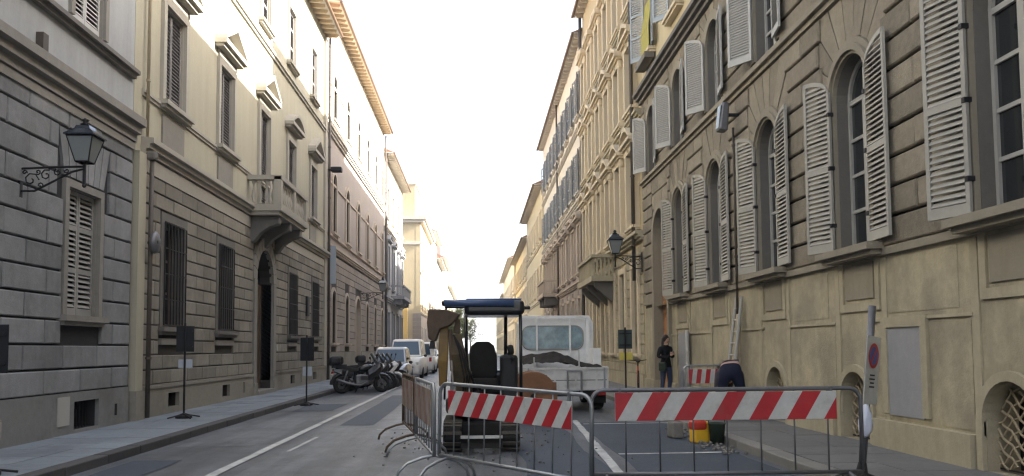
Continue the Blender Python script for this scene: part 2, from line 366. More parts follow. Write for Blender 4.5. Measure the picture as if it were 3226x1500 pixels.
# ------------------------------------------------------------------ building kit
class Bld:
    def __init__(s, name, label, side, X, u0, u1, top, cat='building', deep=11):
        s.s = side; s.X = X; s.u0 = u0; s.u1 = u1; s.top = top; s.deep = deep
        s.root = thing(name, label, cat, (X, (u0 + u1) / 2 if u0 > -5 else u1 - 4, 0), local=False)
        s.ops = []; s.walls = []
    def P(s, u, w, z): return Vector((s.X + s.s * w, u, z))
    def fb(s, mb, u0, u1, w0, w1, z0, z1):
        return mb.box(min(s.X + s.s * w0, s.X + s.s * w1), max(s.X + s.s * w0, s.X + s.s * w1), u0, u1, z0, z1)
    def part(s, name, m, boxes, parent=None, **k):
        mb = MB()
        for b in boxes: s.fb(mb, *b)
        return mb.build(name, m, parent or s.root, **k)
    def body(s, m, d=.5, z1=None, deep=None):
        s.part('body', m, [(s.u0 + .015, s.u1 - .015, -d, -(deep or s.deep), 0, z1 or s.top)])
    def op(s, u, hw, z0, z1, arch=0): s.ops.append((u - hw, u + hw, z0, z1, arch)); return s.ops[-1]
    def wall(s, name, z0, z1, m, d=.5, u0=None, u1=None, w=0.0):
        u0 = s.u0 if u0 is None else u0; u1 = s.u1 if u1 is None else u1
        ops = [(a, b, max(c, z0), min(e, z1), g, c, e) for a, b, c, e, g in s.ops if e > z0 + .01 and c < z1 - .01 and b > u0 and a < u1]
        us = sorted({u0, u1} | {q for o in ops for q in o[:2] if u0 < q < u1}); zs = sorted({z0, z1} | {q for o in ops for q in o[2:4]})
        mb = MB(); P = s.P
        for ua, ub in zip(us, us[1:]):
            for za, zb in zip(zs, zs[1:]):
                cu, cz = (ua + ub) / 2, (za + zb) / 2
                if any(o[0] < cu < o[1] and o[2] < cz < o[3] for o in ops): continue
                mb.add([P(ua, w, za), P(ub, w, za), P(ub, w, zb), P(ua, w, zb)], [(0, 1, 2, 3)])
        for a, b, c, e, g, c0, e0 in ops:
            hw = (b - a) / 2; cu = (a + b) / 2
            spring = e - g if g else e
            if e0 > z1 + .001: spring = e; g = 0
            for uu in (a, b): mb.add([P(uu, w, c), P(uu, w, spring), P(uu, -d, spring), P(uu, -d, c)], [(0, 1, 2, 3)])
            if c0 >= z0 - .001: mb.add([P(a, w, c), P(b, w, c), P(b, -d, c), P(a, -d, c)], [(0, 1, 2, 3)])
            if g:
                n = 14
                arc = [(cu + hw * math.cos(math.pi * k / n), spring + g * math.sin(math.pi * k / n)) for k in range(n + 1)]
                for (p, q), (p2, q2) in zip(arc, arc[1:]):
                    mb.add([P(p, w, q), P(p2, w, q2), P(p2, -d, q2), P(p, -d, q)], [(0, 1, 2, 3)])
                    corner = P(b if (p + p2) / 2 > cu else a, w, e)
                    mb.add([P(p, w, q), P(p2, w, q2), corner], [(0, 1, 2)])
            else: mb.add([P(a, w, e), P(b, w, e), P(b, -d, e), P(a, -d, e)], [(0, 1, 2, 3)])
        for uu in (u0, u1): mb.add([P(uu, w, z0), P(uu, w, z1), P(uu, -d - .1, z1), P(uu, -d - .1, z0)], [(0, 1, 2, 3)])
        o = mb.build(name, m, s.root); s.walls.append(o); return o
    def block(s, u0, u1, z0, z1, w, c, m, parent, name='stone_block', w0=.0):
        P = s.P; mb = MB()
        mb.add([P(u0, w0, z0), P(u1, w0, z0), P(u1, w0, z1), P(u0, w0, z1),
                P(u0, w - c, z0), P(u1, w - c, z0), P(u1, w - c, z1), P(u0, w - c, z1),
                P(u0 + c, w, z0 + c), P(u1 - c, w, z0 + c), P(u1 - c, w, z1 - c), P(u0 + c, w, z1 - c)],
               [(0, 1, 5, 4), (1, 2, 6, 5), (2, 3, 7, 6), (3, 0, 4, 7), (4, 5, 9, 8), (5, 6, 10, 9), (6, 7, 11, 10), (7, 4, 8, 11), (8, 9, 10, 11)])
        return mb.build(name, m, parent)
    def courses(s, parent, m, u0, u1, z0, z1, n, length, voids, w=.045, c=.014, gap=.012, umin=None):
        h = (z1 - z0) / n
        for r in range(n):
            za, zb = z0 + r * h + gap, z0 + (r + 1) * h - gap
            iv = [(u0, u1)]
            for (va, vb, vc, vd) in voids:
                if vd <= za + .02 or vc >= zb - .02: continue
                nx = []
                for a, b in iv:
                    if vb <= a or va >= b: nx.append((a, b)); continue
                    if va - a > .12: nx.append((a, va))
                    if b - vb > .12: nx.append((vb, b))
                iv = nx
            for a, b in iv:
                L = length(r, a, b) if callable(length) else length
                off = (r % 2) * L / 2
                k0 = math.floor((a - off) / L) + 1; cuts = [a]
                while k0 * L + off < b:
                    q = k0 * L + off
                    if q - cuts[-1] > .22 and b - q > .22: cuts.append(q)
                    k0 += 1
                cuts.append(b)
                for p, q in zip(cuts, cuts[1:]):
                    s.block(p + gap * .75, q - gap * .75, za, zb, w + rnd.uniform(-.006, .006), c, m, parent)
    def course(s, z0, z1, w, m, name='string_course', u0=None, u1=None, steps=3, parent=None, wb=0.0):
        u0 = s.u0 if u0 is None else u0; u1 = s.u1 if u1 is None else u1
        prof = [(wb, z0)]
        for i in range(steps):
            t0, t1 = i / steps, (i + 1) / steps
            prof += [(wb + (w - wb) * (t1 * .9 + .1), z0 + (z1 - z0) * t0), (wb + (w - wb) * (t1 * .9 + .1), z0 + (z1 - z0) * (t1 * .92))]
        prof += [(w, z1), (wb, z1 + .03)]
        poly = [s.P(u0, a, b) for a, b in prof] + [s.P(u0, wb - .05, z1 + .03), s.P(u0, wb - .05, z0)]
        return MB().prism(poly, (0, u1 - u0, 0)).build(name, m, parent or s.root)
    def eave(s, z, over, m_soffit='soffit', m_rafter='rafter', step=.62, u0=None, u1=None, raft=True, rise=3.0):
        u0 = (s.u0 if u0 is None else u0) + .01; u1 = (s.u1 if u1 is None else u1) - .01
        e = MB(); P = s.P
        e.prism([P(u0, -.5, z + .14), P(u0, over, z + .02), P(u0, over, z + .10), P(u0, -.5, z + .22)], (0, u1 - u0, 0))
        ev = e.build('eave', m_soffit, s.root)
        if raft:
            n = int((u1 - u0) / step); base = None
            for i in range(n):
                u = u0 + (i + .5) * (u1 - u0) / n
                if base is None:
                    base = MB().prism([P(u - .06, -.1, z - .10), P(u - .06, over - .12, z - .12), P(u - .06, over - .05, z - .02), P(u - .06, over - .05, z + .02), P(u - .06, -.1, z + .09)], (0, .12, 0)).build('rafter', m_rafter, ev)
                    bl = base.location.copy(); bu = u
                else: copy_part(base, ev, bl + Vector((0, u - bu, 0)))
        gp = [P(u, over + .07, z + .06) for u in (u0, (u0 + u1) / 2, u1)]
        MB().tube(gp, .075, 8).build('gutter', 'copper', s.root)
        r = MB().prism([P(u0, over + .05, z + .12), P(u0, -6, z + .12 + rise), P(u0, -6, z + .0), P(u0, -.5, z + .23), P(u0, over + .05, z + .11)], (0, u1 - u0, 0))
        r.build('roof', 'tiles', s.root)
    def pipe(s, u, z0, z1, w=.12, r=.055, m='pipe_dark', clips=True):
        o = MB().tube([s.P(u, w, z0), s.P(u, w, (z0 + z1) / 2), s.P(u, w, z1)], r, 8).build('drainpipe', m, s.root, smooth=True)
        if clips:
            z = z0 + 1.2
            while z < z1:
                MB().tube([s.P(u, w, z), s.P(u, w, z + .05)], r + .016, 8).build('pipe_clip', m, o); z += 2.4
        return o
    # --- windows
    def surround(s, u, hw, z0, z1, m, t=.16, w=.07, sill=True, parent=None, arch=0, sillw=.2, reveal=True, hood=0, rm=None):
        P = s.P; mb = MB(); top = z1 - arch
        s.fb(mb, u - hw - t, u - hw, -.04, w, z0, top); s.fb(mb, u + hw, u + hw + t, -.04, w, z0, top)
        if arch:
            n = 14
            ring = lambda R1, R2, k: (u + R1 * math.cos(math.pi * k / n), top + R2 * math.sin(math.pi * k / n))
            for k in range(n):
                q = [ring(hw, arch, k), ring(hw, arch, k + 1), ring(hw + t, arch + t, k + 1), ring(hw + t, arch + t, k)]
                pts = [P(a, -.04, b) for a, b in q] + [P(a, w, b) for a, b in q]
                mb.add(pts, [(4, 5, 6, 7), (0, 1, 5, 4), (2, 3, 7, 6)])
        else: s.fb(mb, u - hw - t, u + hw + t, -.04, w, z1, z1 + t)
        o = mb.build('window_surround', m, parent or s.root)
        if reveal:
            rv = MB(); s.fb(rv, u - hw, u - hw + .012, -.36, -.001, z0, top); s.fb(rv, u + hw - .012, u + hw, -.36, -.001, z0, top)
            if arch:
                for k in range(14):
                    (p, q), (p2, q2) = [(u + (hw - .008) * math.cos(math.pi * j / 14), top + (arch - .008) * math.sin(math.pi * j / 14)) for j in (k, k + 1)]
                    rv.add([P(p, -.001, q), P(p2, -.001, q2), P(p2, -.36, q2), P(p, -.36, q)], [(0, 1, 2, 3)])
            else: s.fb(rv, u - hw + .012, u + hw - .012, -.36, -.001, z1 - .012, z1)
            rv.build('window_reveal', rm or m, o)
        if sill:
            sl = MB(); s.fb(sl, u - hw - t - .08, u + hw + t + .08, -.3, sillw, z0 - .10, z0); s.fb(sl, u - hw - t - .04, u + hw + t + .04, -.02, sillw - .06, z0 - .17, z0 - .10)
            sl.build('sill', m, o)
        if hood:
            hd = MB(); s.fb(hd, u - hw - t - .1, u + hw + t + .1, 0, .28, z1 + t + hood, z1 + t + hood + .09); s.fb(hd, u - hw - t - .04, u + hw + t + .04, 0, .2, z1 + t + hood - .07, z1 + t + hood)
            hd.build('hood', m, o)
        return o
    def pediment(s, u, hw, z, h, kind, m, parent, w=.34):
        P = s.P; mb = MB()
        s.fb(mb, u - hw, u + hw, 0, w, z, z + .12); s.fb(mb, u - hw + .06, u + hw - .06, 0, w - .1, z - .08, z)
        if kind == 'tri':
            for a in (-1, 1):
                q = [(u + a * hw, z + .12), (u + a * (hw - .02), z + .24), (u, z + h + .02), (u, z + h - .14)]
                mb.add([P(p, 0, r) for p, r in q] + [P(p, w, r) for p, r in q], [(4, 5, 6, 7), (0, 1, 5, 4), (1, 2, 6, 5), (3, 0, 4, 7)])
            mb.add([P(u - hw + .1, .05, z + .12), P(u + hw - .1, .05, z + .12), P(u, .05, z + h - .1)], [(0, 1, 2)])
        else:
            n = 10; f = lambda k, d: (u - (hw - d * .3) + 2 * (hw - d * .3) * k / n, z + .12 + (h - .12 - d) * math.sin(math.pi * k / n))
            for k in range(n):
                q = [f(k, .16), f(k + 1, .16), f(k + 1, 0), f(k, 0)]
                mb.add([P(p, 0, r) for p, r in q] + [P(p, w, r) for p, r in q], [(4, 5, 6, 7), (0, 1, 5, 4), (2, 3, 7, 6)])
                mb.add([P(f(k, .16)[0], .05, z + .12), P(f(k + 1, .16)[0], .05, z + .12), P(f(k + 1, .16)[0], .05, f(k + 1, .16)[1]), P(f(k, .16)[0], .05, f(k, .16)[1])], [(0, 1, 2, 3)])
        o = mb.build('pediment', m, parent)
        return o
    def casement(s, u, hw, z0, z1, m='wood_white', arch=0, rows=3, w=-.28, glass='glass', lights=2, bar=.05):
        """wooden frame with separate panes"""
        fr = MB(); top = z1 - arch; fw = .07
        s.fb(fr, u - hw, u - hw + fw, w, w + .07, z0, top); s.fb(fr, u + hw - fw, u + hw, w, w + .07, z0, top)
        s.fb(fr, u - hw + fw, u + hw - fw, w, w + .07, z0, z0 + fw * 1.4)
        s.fb(fr, u - hw + fw, u + hw - fw, w, w + .07, top - fw, top)
        if lights == 2: s.fb(fr, u - .055, u + .055, w - .002, w + .085, z0 + fw, top - fw)
        if arch:
            n = 12
            for k in range(n):
                a, b = math.pi * k / n, math.pi * (k + 1) / n
                q = [(u + r1 * math.cos(t), top + r2 * math.sin(t)) for t, r1, r2 in ((a, hw, arch), (b, hw, arch), (b, hw - fw, arch - fw), (a, hw - fw, arch - fw))]
                fr.add([s.P(p, w, r) for p, r in q] + [s.P(p, w + .07, r) for p, r in q], [(4, 5, 6, 7), (0, 1, 5, 4), (2, 3, 7, 6)])
            s.fb(fr, u - .03, u + .03, w, w + .07, top, top + arch - fw)
        o = fr.build('window', m, s.root)
        cells = [(u - hw + fw, u - .055), (u + .055, u + hw - fw)] if lights == 2 else [(u - hw + fw, u + hw - fw)]
        za, zb = z0 + fw, top - fw
        for a, b in cells:
            for r in range(rows):
                p, q = za + (zb - za) * r / rows, za + (zb - za) * (r + 1) / rows
                s.part('pane', glass, [(a, b, w + .02, w + .03, p, q)], o)
                if r: s.part('glazing_bar', m, [(a, b, w + .012, w + .06, p - bar / 2, p + bar / 2)], o)
        if arch:
            n = 12
            pts = [s.P(u + (hw - .03) * math.cos(math.pi * k / n), w + .025, top + (arch - .03) * math.sin(math.pi * k / n)) for k in range(n + 1)]
            MB().add(pts, [tuple(range(n + 1))]).build('pane', glass, o)
        return o
    def grille(s, u, hw, z0, z1, w=.10, nv=6, nh=5):
        o = s.part('window_grille', 'iron', [(u - hw, u + hw, w - .01, w + .01, z0 + (z1 - z0) * i / nh - .012, z0 + (z1 - z0) * i / nh + .012) for i in range(nh + 1)])
        base = None
        for i in range(nv + 1):
            uu = u - hw + 2 * hw * i / nv
            if base is None:
                base = s.part('bar', 'iron', [(uu - .011, uu + .011, w - .013, w + .013, z0, z1)], o); bl = base.location.copy(); b0 = uu
            else: copy_part(base, o, bl + Vector((0, uu - b0, 0)))
        return o
    SL = {}
    def leaf(s, hinge, direction, ang, lw, z0, z1, m, arch=0, slats='parts', pitch=.075, t=.042, rails=2, closed=False):
        """one louvred shutter leaf; direction +1 hinged so that it extends to larger u. ang = angle off the wall"""
        st = .055; mb = MB(); spring = z1 - arch
        # u = P(u, w): local x along the leaf, local y across
        mb.box(0, st, -t / 2, t / 2, z0, spring + (.02 if arch else 0)); mb.box(lw - st, lw, -t / 2, t / 2, z0, z1)
        mb.box(st, lw - st, -t / 2, t / 2, z0, z0 + .13)
        mids = [z0 + (spring - z0) * q for q in ((.36, .70) if rails == 2 else (.52,) if rails == 1 else ())]
        for q in mids: mb.box(st, lw - st, -t / 2, t / 2, q - .045, q + .045)
        topz = lambda x: spring + arch * math.sqrt(max(0, 1 - ((lw - x) / lw) ** 2)) if arch else z1
        if arch:
            n = 8
            for k in range(n):
                a, b = lw * k / n, lw * (k + 1) / n
                q = [(a, topz(a)), (b, topz(b)), (b, topz(b) - .07), (a, max(spring - .03, topz(a) - .07))]
                mb.add([(x, -t / 2, z) for x, z in q] + [(x, t / 2, z) for x, z in q], [(0, 1, 2, 3), (4, 5, 6, 7), (0, 1, 5, 4), (2, 3, 7, 6)])
        else: mb.box(st, lw - st, -t / 2, t / 2, z1 - .08, z1)
        me_c = MB(); o = mb.build('shutter', m, None, centre=False)
        o.parent = s.root
        h = Vector(hinge)
        # direction along wall is +u*direction; outwards is s.s in X
        th = math.atan2(direction * math.cos(ang), s.s * math.sin(ang))
        o.location = h - ORG[s.root]; o.rotation_euler = (0, 0, th); ORG[o] = Vector((0, 0, 0))
        L0 = lw - 2 * st
        tilt = RAD(54) * (1 if direction * s.s > 0 else -1)
        if slats == 'parts':
            key = (round(L0, 3), m, tilt)
            if key not in Bld.SL:
                Bld.SL[key] = MB().obox((0, 0, 0), (1, .068, .010), RX(tilt)).build('slat', m, o)
                Bld.SL[key].location = (0, 0, -50); proto = Bld.SL[key]; fresh = True
            else: proto = Bld.SL[key]; fresh = False
        else: mbj = MB()
        z = z0 + .13 + pitch / 2
        while z < z1 - .10:
            if any(abs(z - q) < .045 + .02 for q in mids): z += pitch; continue
            x0 = st
            if arch and z > spring - .05:
                q = min(1, max(0, (z + .07 - spring) / arch)); x0 = max(st, lw - lw * math.sqrt(max(0, 1 - q * q)))
            if lw - st - x0 > .05:
                c = ((x0 + lw - st) / 2, 0, z); L = lw - st - x0
                if slats == 'parts':
                    if fresh: proto.location = c; proto.scale = (L, 1, 1); fresh = False
                    else: copy_part(proto, o, c, scale=(L, 1, 1))
                else: mbj.obox(c, (L, .07, .010), RX(tilt))
            z += pitch
        if slats != 'parts':
            if mbj.v: mbj.build('louvre_slats', m, o, kind='stuff')
        return o
    def closed_pair(s, u, hw, z0, z1, m, w=-.08, slats='parts', pitch=.085, rails=2):
        s.leaf(s.P(u - hw + .01, w, 0), 1, 0, hw - .015, z0, z1, m, slats=slats, pitch=pitch, closed=True, rails=rails)
        s.leaf(s.P(u + hw - .01, w, 0), -1, 0, hw - .015, z0, z1, m, slats=slats, pitch=pitch, closed=True, rails=rails)

# ------------------------------------------------------------------ left: grey rusticated building with the street lantern
b = Bld('grey_building', 'grey rusticated building with pale upper wall, nearest on the left', 1, LX, -14, 16.72, 15.6)
b.op(14.66, .58, 2.14, 4.34); b.op(14.72, .58, 7.36, 9.6); b.op(14.88, .46, .17, .66)
b.op(9.6, .58, 2.14, 4.34); b.op(9.6, .58, 7.36, 9.6)
b.body('grey_plaster', d=.5)
wl_ = b.wall('wall', 0, 5.75, M['grey_joint'])
wu = b.wall('upper_wall', 5.75, 15.6, M['grey_plaster'])
pl = MB(); b.fb(pl, 2, 14.42, .0, .07, 0, .82); b.fb(pl, 15.34, 16.62, 0, .07, 0, .82); b.fb(pl, 14.42, 15.34, 0, .07, .66, .82); b.fb(pl, 14.42, 15.34, 0, .07, 0, .17)
pl.build('plinth', 'grey_plinth', b.root)
b.part('cellar_window', 'dark', [(14.42, 15.34, -.3, -.28, .17, .66)])
for i in range(7): b.part('cellar_bar', 'iron', [(14.5 + i * .11, 14.515 + i * .11, -.10, -.085, .17, .66)])
b.part('meter_hatch', 'wood_white', [(13.85, 14.24, .065, .085, .28, .76)], label='pale grey metal meter hatch in the plinth')
b.part('vent_slot', 'dark', [(16.0, 16.09, .066, .076, .30, .52)])
voids = [(14.66 - .74, 14.66 + .74, 1.98, 4.5), (9.6 - .74, 9.6 + .74, 1.98, 4.5),
         (14.66 - .95, 14.66 + .95, 4.45, 5.31)]
b.courses(wl_, M['grey_block'], 6, 16.62, .82, 5.74, 12, 1.22, voids, w=.06, c=.016, gap=.017)
# flat arch of wedge stones over the lower window
n = 7
for k in range(n):
    f0, f1 = -1 + 2 * k / n, -1 + 2 * (k + 1) / n
    P = b.P; z0, z1 = 4.52, 5.30; g = .012
    q = [(14.66 + f0 * .74 + g, z0), (14.66 + f1 * .74 - g, z0), (14.66 + f1 * .95 - g, z1), (14.66 + f0 * .95 + g, z1)]
    MB().add([P(u, 0, z) for u, z in q] + [P(u, .05, z) for u, z in q], [(4, 5, 6, 7), (0, 1, 5, 4), (1, 2, 6, 5), (2, 3, 7, 6), (3, 0, 4, 7)]).build('wedge_stone', 'grey_block', wl_)
for u in (14.66, 9.6):
    sr = b.surround(u, .58, 2.14, 4.34, M['stone_trim'], t=.13, w=.075, sillw=.18)
    b.closed_pair(u, .58, 2.15, 4.34, M['shutter_dull'], slats='parts' if u > 12 else 'join', pitch=.09)
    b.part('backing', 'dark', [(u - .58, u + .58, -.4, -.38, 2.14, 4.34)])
    b.surround(u + .06, .58, 7.36, 9.6, M['stone_trim'], t=.13, w=.06, sill=False)
    b.closed_pair(u + .06, .58, 7.37, 9.6, M['shutter_pale'], slats='parts' if u > 12 else 'join')
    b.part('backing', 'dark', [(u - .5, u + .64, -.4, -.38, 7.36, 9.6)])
b.course(5.76, 6.22, .30, M['stone_trim'], 'cornice', u1=16.66, u0=2)
b.course(5.60, 5.74, .09, M['stone_trim'], 'band', u1=16.64, u0=2, steps=1)
b.course(7.06, 7.22, .17, M['dark_trim'], 'sill_course', u1=16.64, u0=2, steps=2)
b.eave(15.6, .9, u0=0, u1=16.7)
b.part('conduit_box', 'pipe_dark', [(13.02, 13.18, .0, .12, 6.32, 6.62)])

# ------------------------------------------------------------------ left: cream palazzo with balcony
b = Bld('cream_palazzo', 'cream palazzo with stone balcony over an arched doorway on the left', 1, LX, 16.74, 37.9, 16.2)
WU = [18.85, 22.75, 26.85, 30.75, 34.9]
gw = [18.95, 22.8, 31.05, 35.3]
for u in gw: b.op(u, .62, 2.05, 4.42)
b.op(27.0, 1.05, 0, 4.8, 1.05)
for u in WU: b.op(u, .62, 7.08 if u != 26.85 else 6.05, 9.32)
for u in WU: b.op(u, .58, 12.3, 14.45)
for u in (19.0, 22.9, 24.6, 31.0, 32.5, 35.2): b.op(u, .34 if u not in (24.6, 32.5) else .09, .26, .58)
b.body('cream_plaster')
w0 = b.wall('wall', 0, 5.3, M['brown_joint_and_shade']); b.wall('upper_wall', 5.3, 16.2, M['cream_plaster'])
for a, c in ((17.1, 25.6), (28.4, 37.8)):
    mb = MB(); cuts = [a] + [q for u in (19.0, 22.9, 24.6, 31.0, 32.5, 35.2) if a < u < c for q in (u - (.34 if u not in (24.6, 32.5) else .09), u + (.34 if u not in (24.6, 32.5) else .09))] + [c]
    for i, (p, q) in enumerate(zip(cuts, cuts[1:])):
        if i % 2 == 0: b.fb(mb, p, q, 0, .09, 0, .72)
        else: b.fb(mb, p, q, 0, .09, .58, .72); b.fb(mb, p, q, 0, .09, 0, .26)
    mb.build('plinth', 'brown_plinth', b.root)
    b.part('plinth_cap', 'brown_plinth', [(a, c, 0, .12, .72, .80)])
for u in (19.0, 22.9, 31.0, 35.2):
    b.part('cellar_window', 'dark', [(u - .34, u + .34, -.2, -.18, .26, .58)])
voids = [(u - .82, u + .82, 1.62, 4.62) for u in gw] + [(25.6, 28.4, 0, 5.3)]
b.courses(w0, M['brown_block'], 17.15, 37.75, .80, 5.28, 14, 1.05, voids, w=.055, c=.015, gap=.013)
for u in gw:
    sr = b.surround(u, .62, 2.05, 4.42, M['dark_trim'], t=.18, w=.07, sillw=.2)
    b.part('sill_bracket', 'stone_trim', [(u - .74, u + .74, 0, .09, 1.66, 1.80)], sr)
    b.casement(u, .62, 2.05, 4.42, 'wood_brown', rows=3, w=-.32)
    b.grille(u, .66, 2.1, 4.38, w=.10, nv=7, nh=4)
# arched doorway
n = 16; P = b.P; hw, sp, t = 1.05, 3.75, .32
b.part('door_jamb', 'stone_trim', [(27 - hw - t, 27 - hw, -.3, .10, .5, sp)]); b.part('door_jamb', 'stone_trim', [(27 + hw, 27 + hw + t, -.3, .10, .5, sp)])
for k in range(11):
    a0, a1 = math.pi * k / 11 + .012, math.pi * (k + 1) / 11 - .012
    q = [(27 + r * math.cos(a), sp + r * math.sin(a)) for r, a in ((hw, a0), (hw + .42, a0), (hw + .42, a1), (hw, a1))]
    MB().add([P(u, -.05, z) for u, z in q] + [P(u, .09, z) for u, z in q], [(4, 5, 6, 7), (0, 1, 5, 4), (1, 2, 6, 5), (2, 3, 7, 6), (3, 0, 4, 7)]).build('arch_stone', 'stone_trim', b.root)
b.part('door_block', 'brown_plinth', [(25.6, 25.95, 0, .14, 0, .5)]); b.part('door_block', 'brown_plinth', [(28.05, 28.4, 0, .14, 0, .5)])
dd = b.part('door', 'wood_brown', [(25.95, 26.99, -.42, -.34, .14, 3.72), (27.01, 28.05, -.42, -.34, .14, 3.72)])
for sg in (-1, 1):
    for z0, z1 in ((.4, 1.3), (1.45, 2.5), (2.65, 3.55)):
        b.part('door_panel', 'wood_brown', [(27 + sg * .52 - .36, 27 + sg * .52 + .36, -.345, -.315, z0, z1)], dd, bevel=.015)
MB().ball(P(26.9, -.30, 1.25), .05).build('knob', 'copper', dd, smooth=True)
MB().add([P(27 + 1.04 * math.cos(math.pi * k / n), -.38, 3.72 + 1.04 * math.sin(math.pi * k / n)) for k in range(n + 1)], [tuple(range(n + 1))]).build('fanlight', 'glass', b.root)
b.part('doorstep', 'stone_trim', [(25.9, 28.1, -.4, .2, .12, .24)])
# infill of blocks beside the door
b.courses(w0, M['brown_block'], 25.6, 28.4, .5, 5.28, 15, 1.05, [(25.6, 28.4, 0, 3.9), (26.0, 28.0, 3.9, 5.0), (25.62, 28.38, 3.9, 4.85)], w=.055, c=.015, gap=.013)
b.part('door_bell_plate', 'wood_white', [(28.62, 28.74, .05, .075, 1.5, 1.72)])
b.course(5.30, 5.62, .06, M['cream_trim'], 'frieze', u0=17.12, steps=1)
b.course(5.66, 5.98, .27, M['cream_trim'], 'cornice', u0=17.12)
b.course(6.88, 7.02, .07, M['cream_trim'], 'sill_course', u0=17.12, steps=2)
b.course(11.55, 11.75, .12, M['cream_trim'], 'string_course', u0=17.12, steps=2)
for i, u in enumerate(WU):
    z0 = 7.08 if i != 2 else 6.05
    sr = b.surround(u, .62, z0, 9.32, M['cream_trim'], t=.17, w=.085, sill=(i != 2), sillw=.22)
    b.part('frieze_panel', 'cream_trim', [(u - .72, u + .72, 0, .06, 9.50, 9.74)], sr)
    if i != 2: b.part('apron_panel', 'stone_trim', [(u - .66, u + .66, 0, .045, 6.06, 6.78)], sr)
    b.pediment(u, 1.02, 9.80, .80 if i != 3 else .62, 'tri' if i != 3 else 'seg', M['cream_trim'], sr)
    b.closed_pair(u, .62, z0 + .02, 9.31, M['shutter_taupe'], slats='parts' if i < 3 else 'join', rails=0)
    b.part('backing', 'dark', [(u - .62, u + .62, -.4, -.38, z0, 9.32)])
    sr = b.surround(u, .58, 12.3, 14.45, M['cream_trim'], t=.13, w=.06, sillw=.18)
    b.closed_pair(u, .58, 12.31, 14.44, M['shutter_taupe'], slats='join')
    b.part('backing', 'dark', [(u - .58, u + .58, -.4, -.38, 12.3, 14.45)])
# corner pilaster with drainpipe where the two buildings meet
b.part('corner_pilaster', 'cream_plaster', [(16.74, 17.1, 0, .14, .72, 5.62)])
b.part('pilaster_base', 'brown_plinth', [(16.72, 17.14, 0, .17, 0, .72)])
b.pipe(17.22, .15, 5.7, w=.2, r=.05)
b.pipe(17.2, 6.0, 16.2, w=.10, r=.035, m='pipe_tan')
b.part('pipe_hopper', 'dark_trim', [(17.12, 17.32, .10, .30, 5.52, 5.70)], bevel=.04)
b.part('corner_pilaster', 'cream_trim', [(37.3, 37.86, 0, .10, .8, 16.0)])
b.pipe(37.95, .15, 16.2, w=.16, r=.06)
# balcony over the door
bu0, bu1, bz = 24.95, 28.85, 5.98
sb = MB(); b.fb(sb, bu0, bu1, .0, 1.05, bz - .20, bz); b.fb(sb, bu0 + .06, bu1 - .06, .0, .97, bz - .32, bz - .20)
bal = sb.build('balcony', 'cream_trim', b.root)
for u in (bu0 + .45, 26.9, bu1 - .45):
    pr = [P(u - .16, 0, bz - 1.15), P(u - .16, .16, bz - 1.10), P(u - .16, .34, bz - .85), P(u - .16, .62, bz - .66), P(u - .16, .90, bz - .56), P(u - .16, .92, bz - .325), P(u - .16, 0, bz - .325)]
    MB().prism(pr, (0, .32, 0)).build('console', 'dark_trim', bal, bevel=.02)
prof = [(.062, 0), (.062, .06), (.035, .10), (.07, .25), (.06, .38), (.03, .50), (.03, .62), (.058, .68), (.058, .74)]
bp = None
spots = [(bu0 + .30 + i * .225, .93) for i in range(15)] + [(bu0 + .12, .18 + i * .2) for i in range(4)] + [(bu1 - .12, .18 + i * .2) for i in range(4)]
for u, w in spots:
    p = P(u, w, bz)
    if bp is None: bp = MB().lathe(prof, 8, Matrix.Translation(p)).build('baluster', 'cream_trim', bal, smooth=True); bl = bp.location.copy(); p0 = p
    else: copy_part(bp, bal, bl + (p - p0))
for u, w in ((bu0 + .12, .93), (bu1 - .12, .93), (26.9, .93)):
    b.part('pier', 'cream_trim', [(u - .12, u + .12, w - .11, w + .11, bz, bz + .86)], bal)
rl = MB(); b.fb(rl, bu0, bu1, .80, 1.06, bz + .76, bz + .90); b.fb(rl, bu0, bu0 + .25, 0, .80, bz + .76, bz + .90); b.fb(rl, bu1 - .25, bu1, 0, .80, bz + .76, bz + .90)
rl.build('handrail', 'cream_trim', bal)
b.eave(16.2, .65, 'soffit_dark', 'rafter', step=.55, u0=16.75)

# ------------------------------------------------------------------ left: rose building with rows of arched windows
b = Bld('rose_building', 'rose and ochre building with rows of narrow arched windows on the left', 1, LX, 37.92, 61.6, 17.9)
us = [40.0 + 4.05 * i for i in range(6)]
for u in us: b.op(u, .55, 1.85, 4.4, .55) if u != us[2] else b.op(u, .95, 0, 4.5, .95)
for u in us: b.op(u, .5, 7.2, 10.1, .5); b.op(u, .5, 12.75, 15.0, .5)
b.body('rose_plaster')
w0 = b.wall('wall', 0, 6.2, M['brown_joint_and_shade']); b.wall('middle_wall', 6.2, 11.8, M['rose_plaster']); b.wall('upper_wall', 11.8, 17.9, M['pale_plaster'])
b.part('plinth', 'brown_plinth', [(37.95, 47.0, 0, .12, 0, 1.4), (49.2, 61.5, 0, .12, 0, 1.4)])
voids = [(u - .72, u + .72, 1.5, 4.75) for u in us] + [(us[2] - 1.1, us[2] + 1.1, 0, 4.75)]
b.courses(w0, M['rose_block'], 38.1, 61.5, 1.4, 6.1, 13, 1.5, voids, w=.05, c=.016, gap=.012)
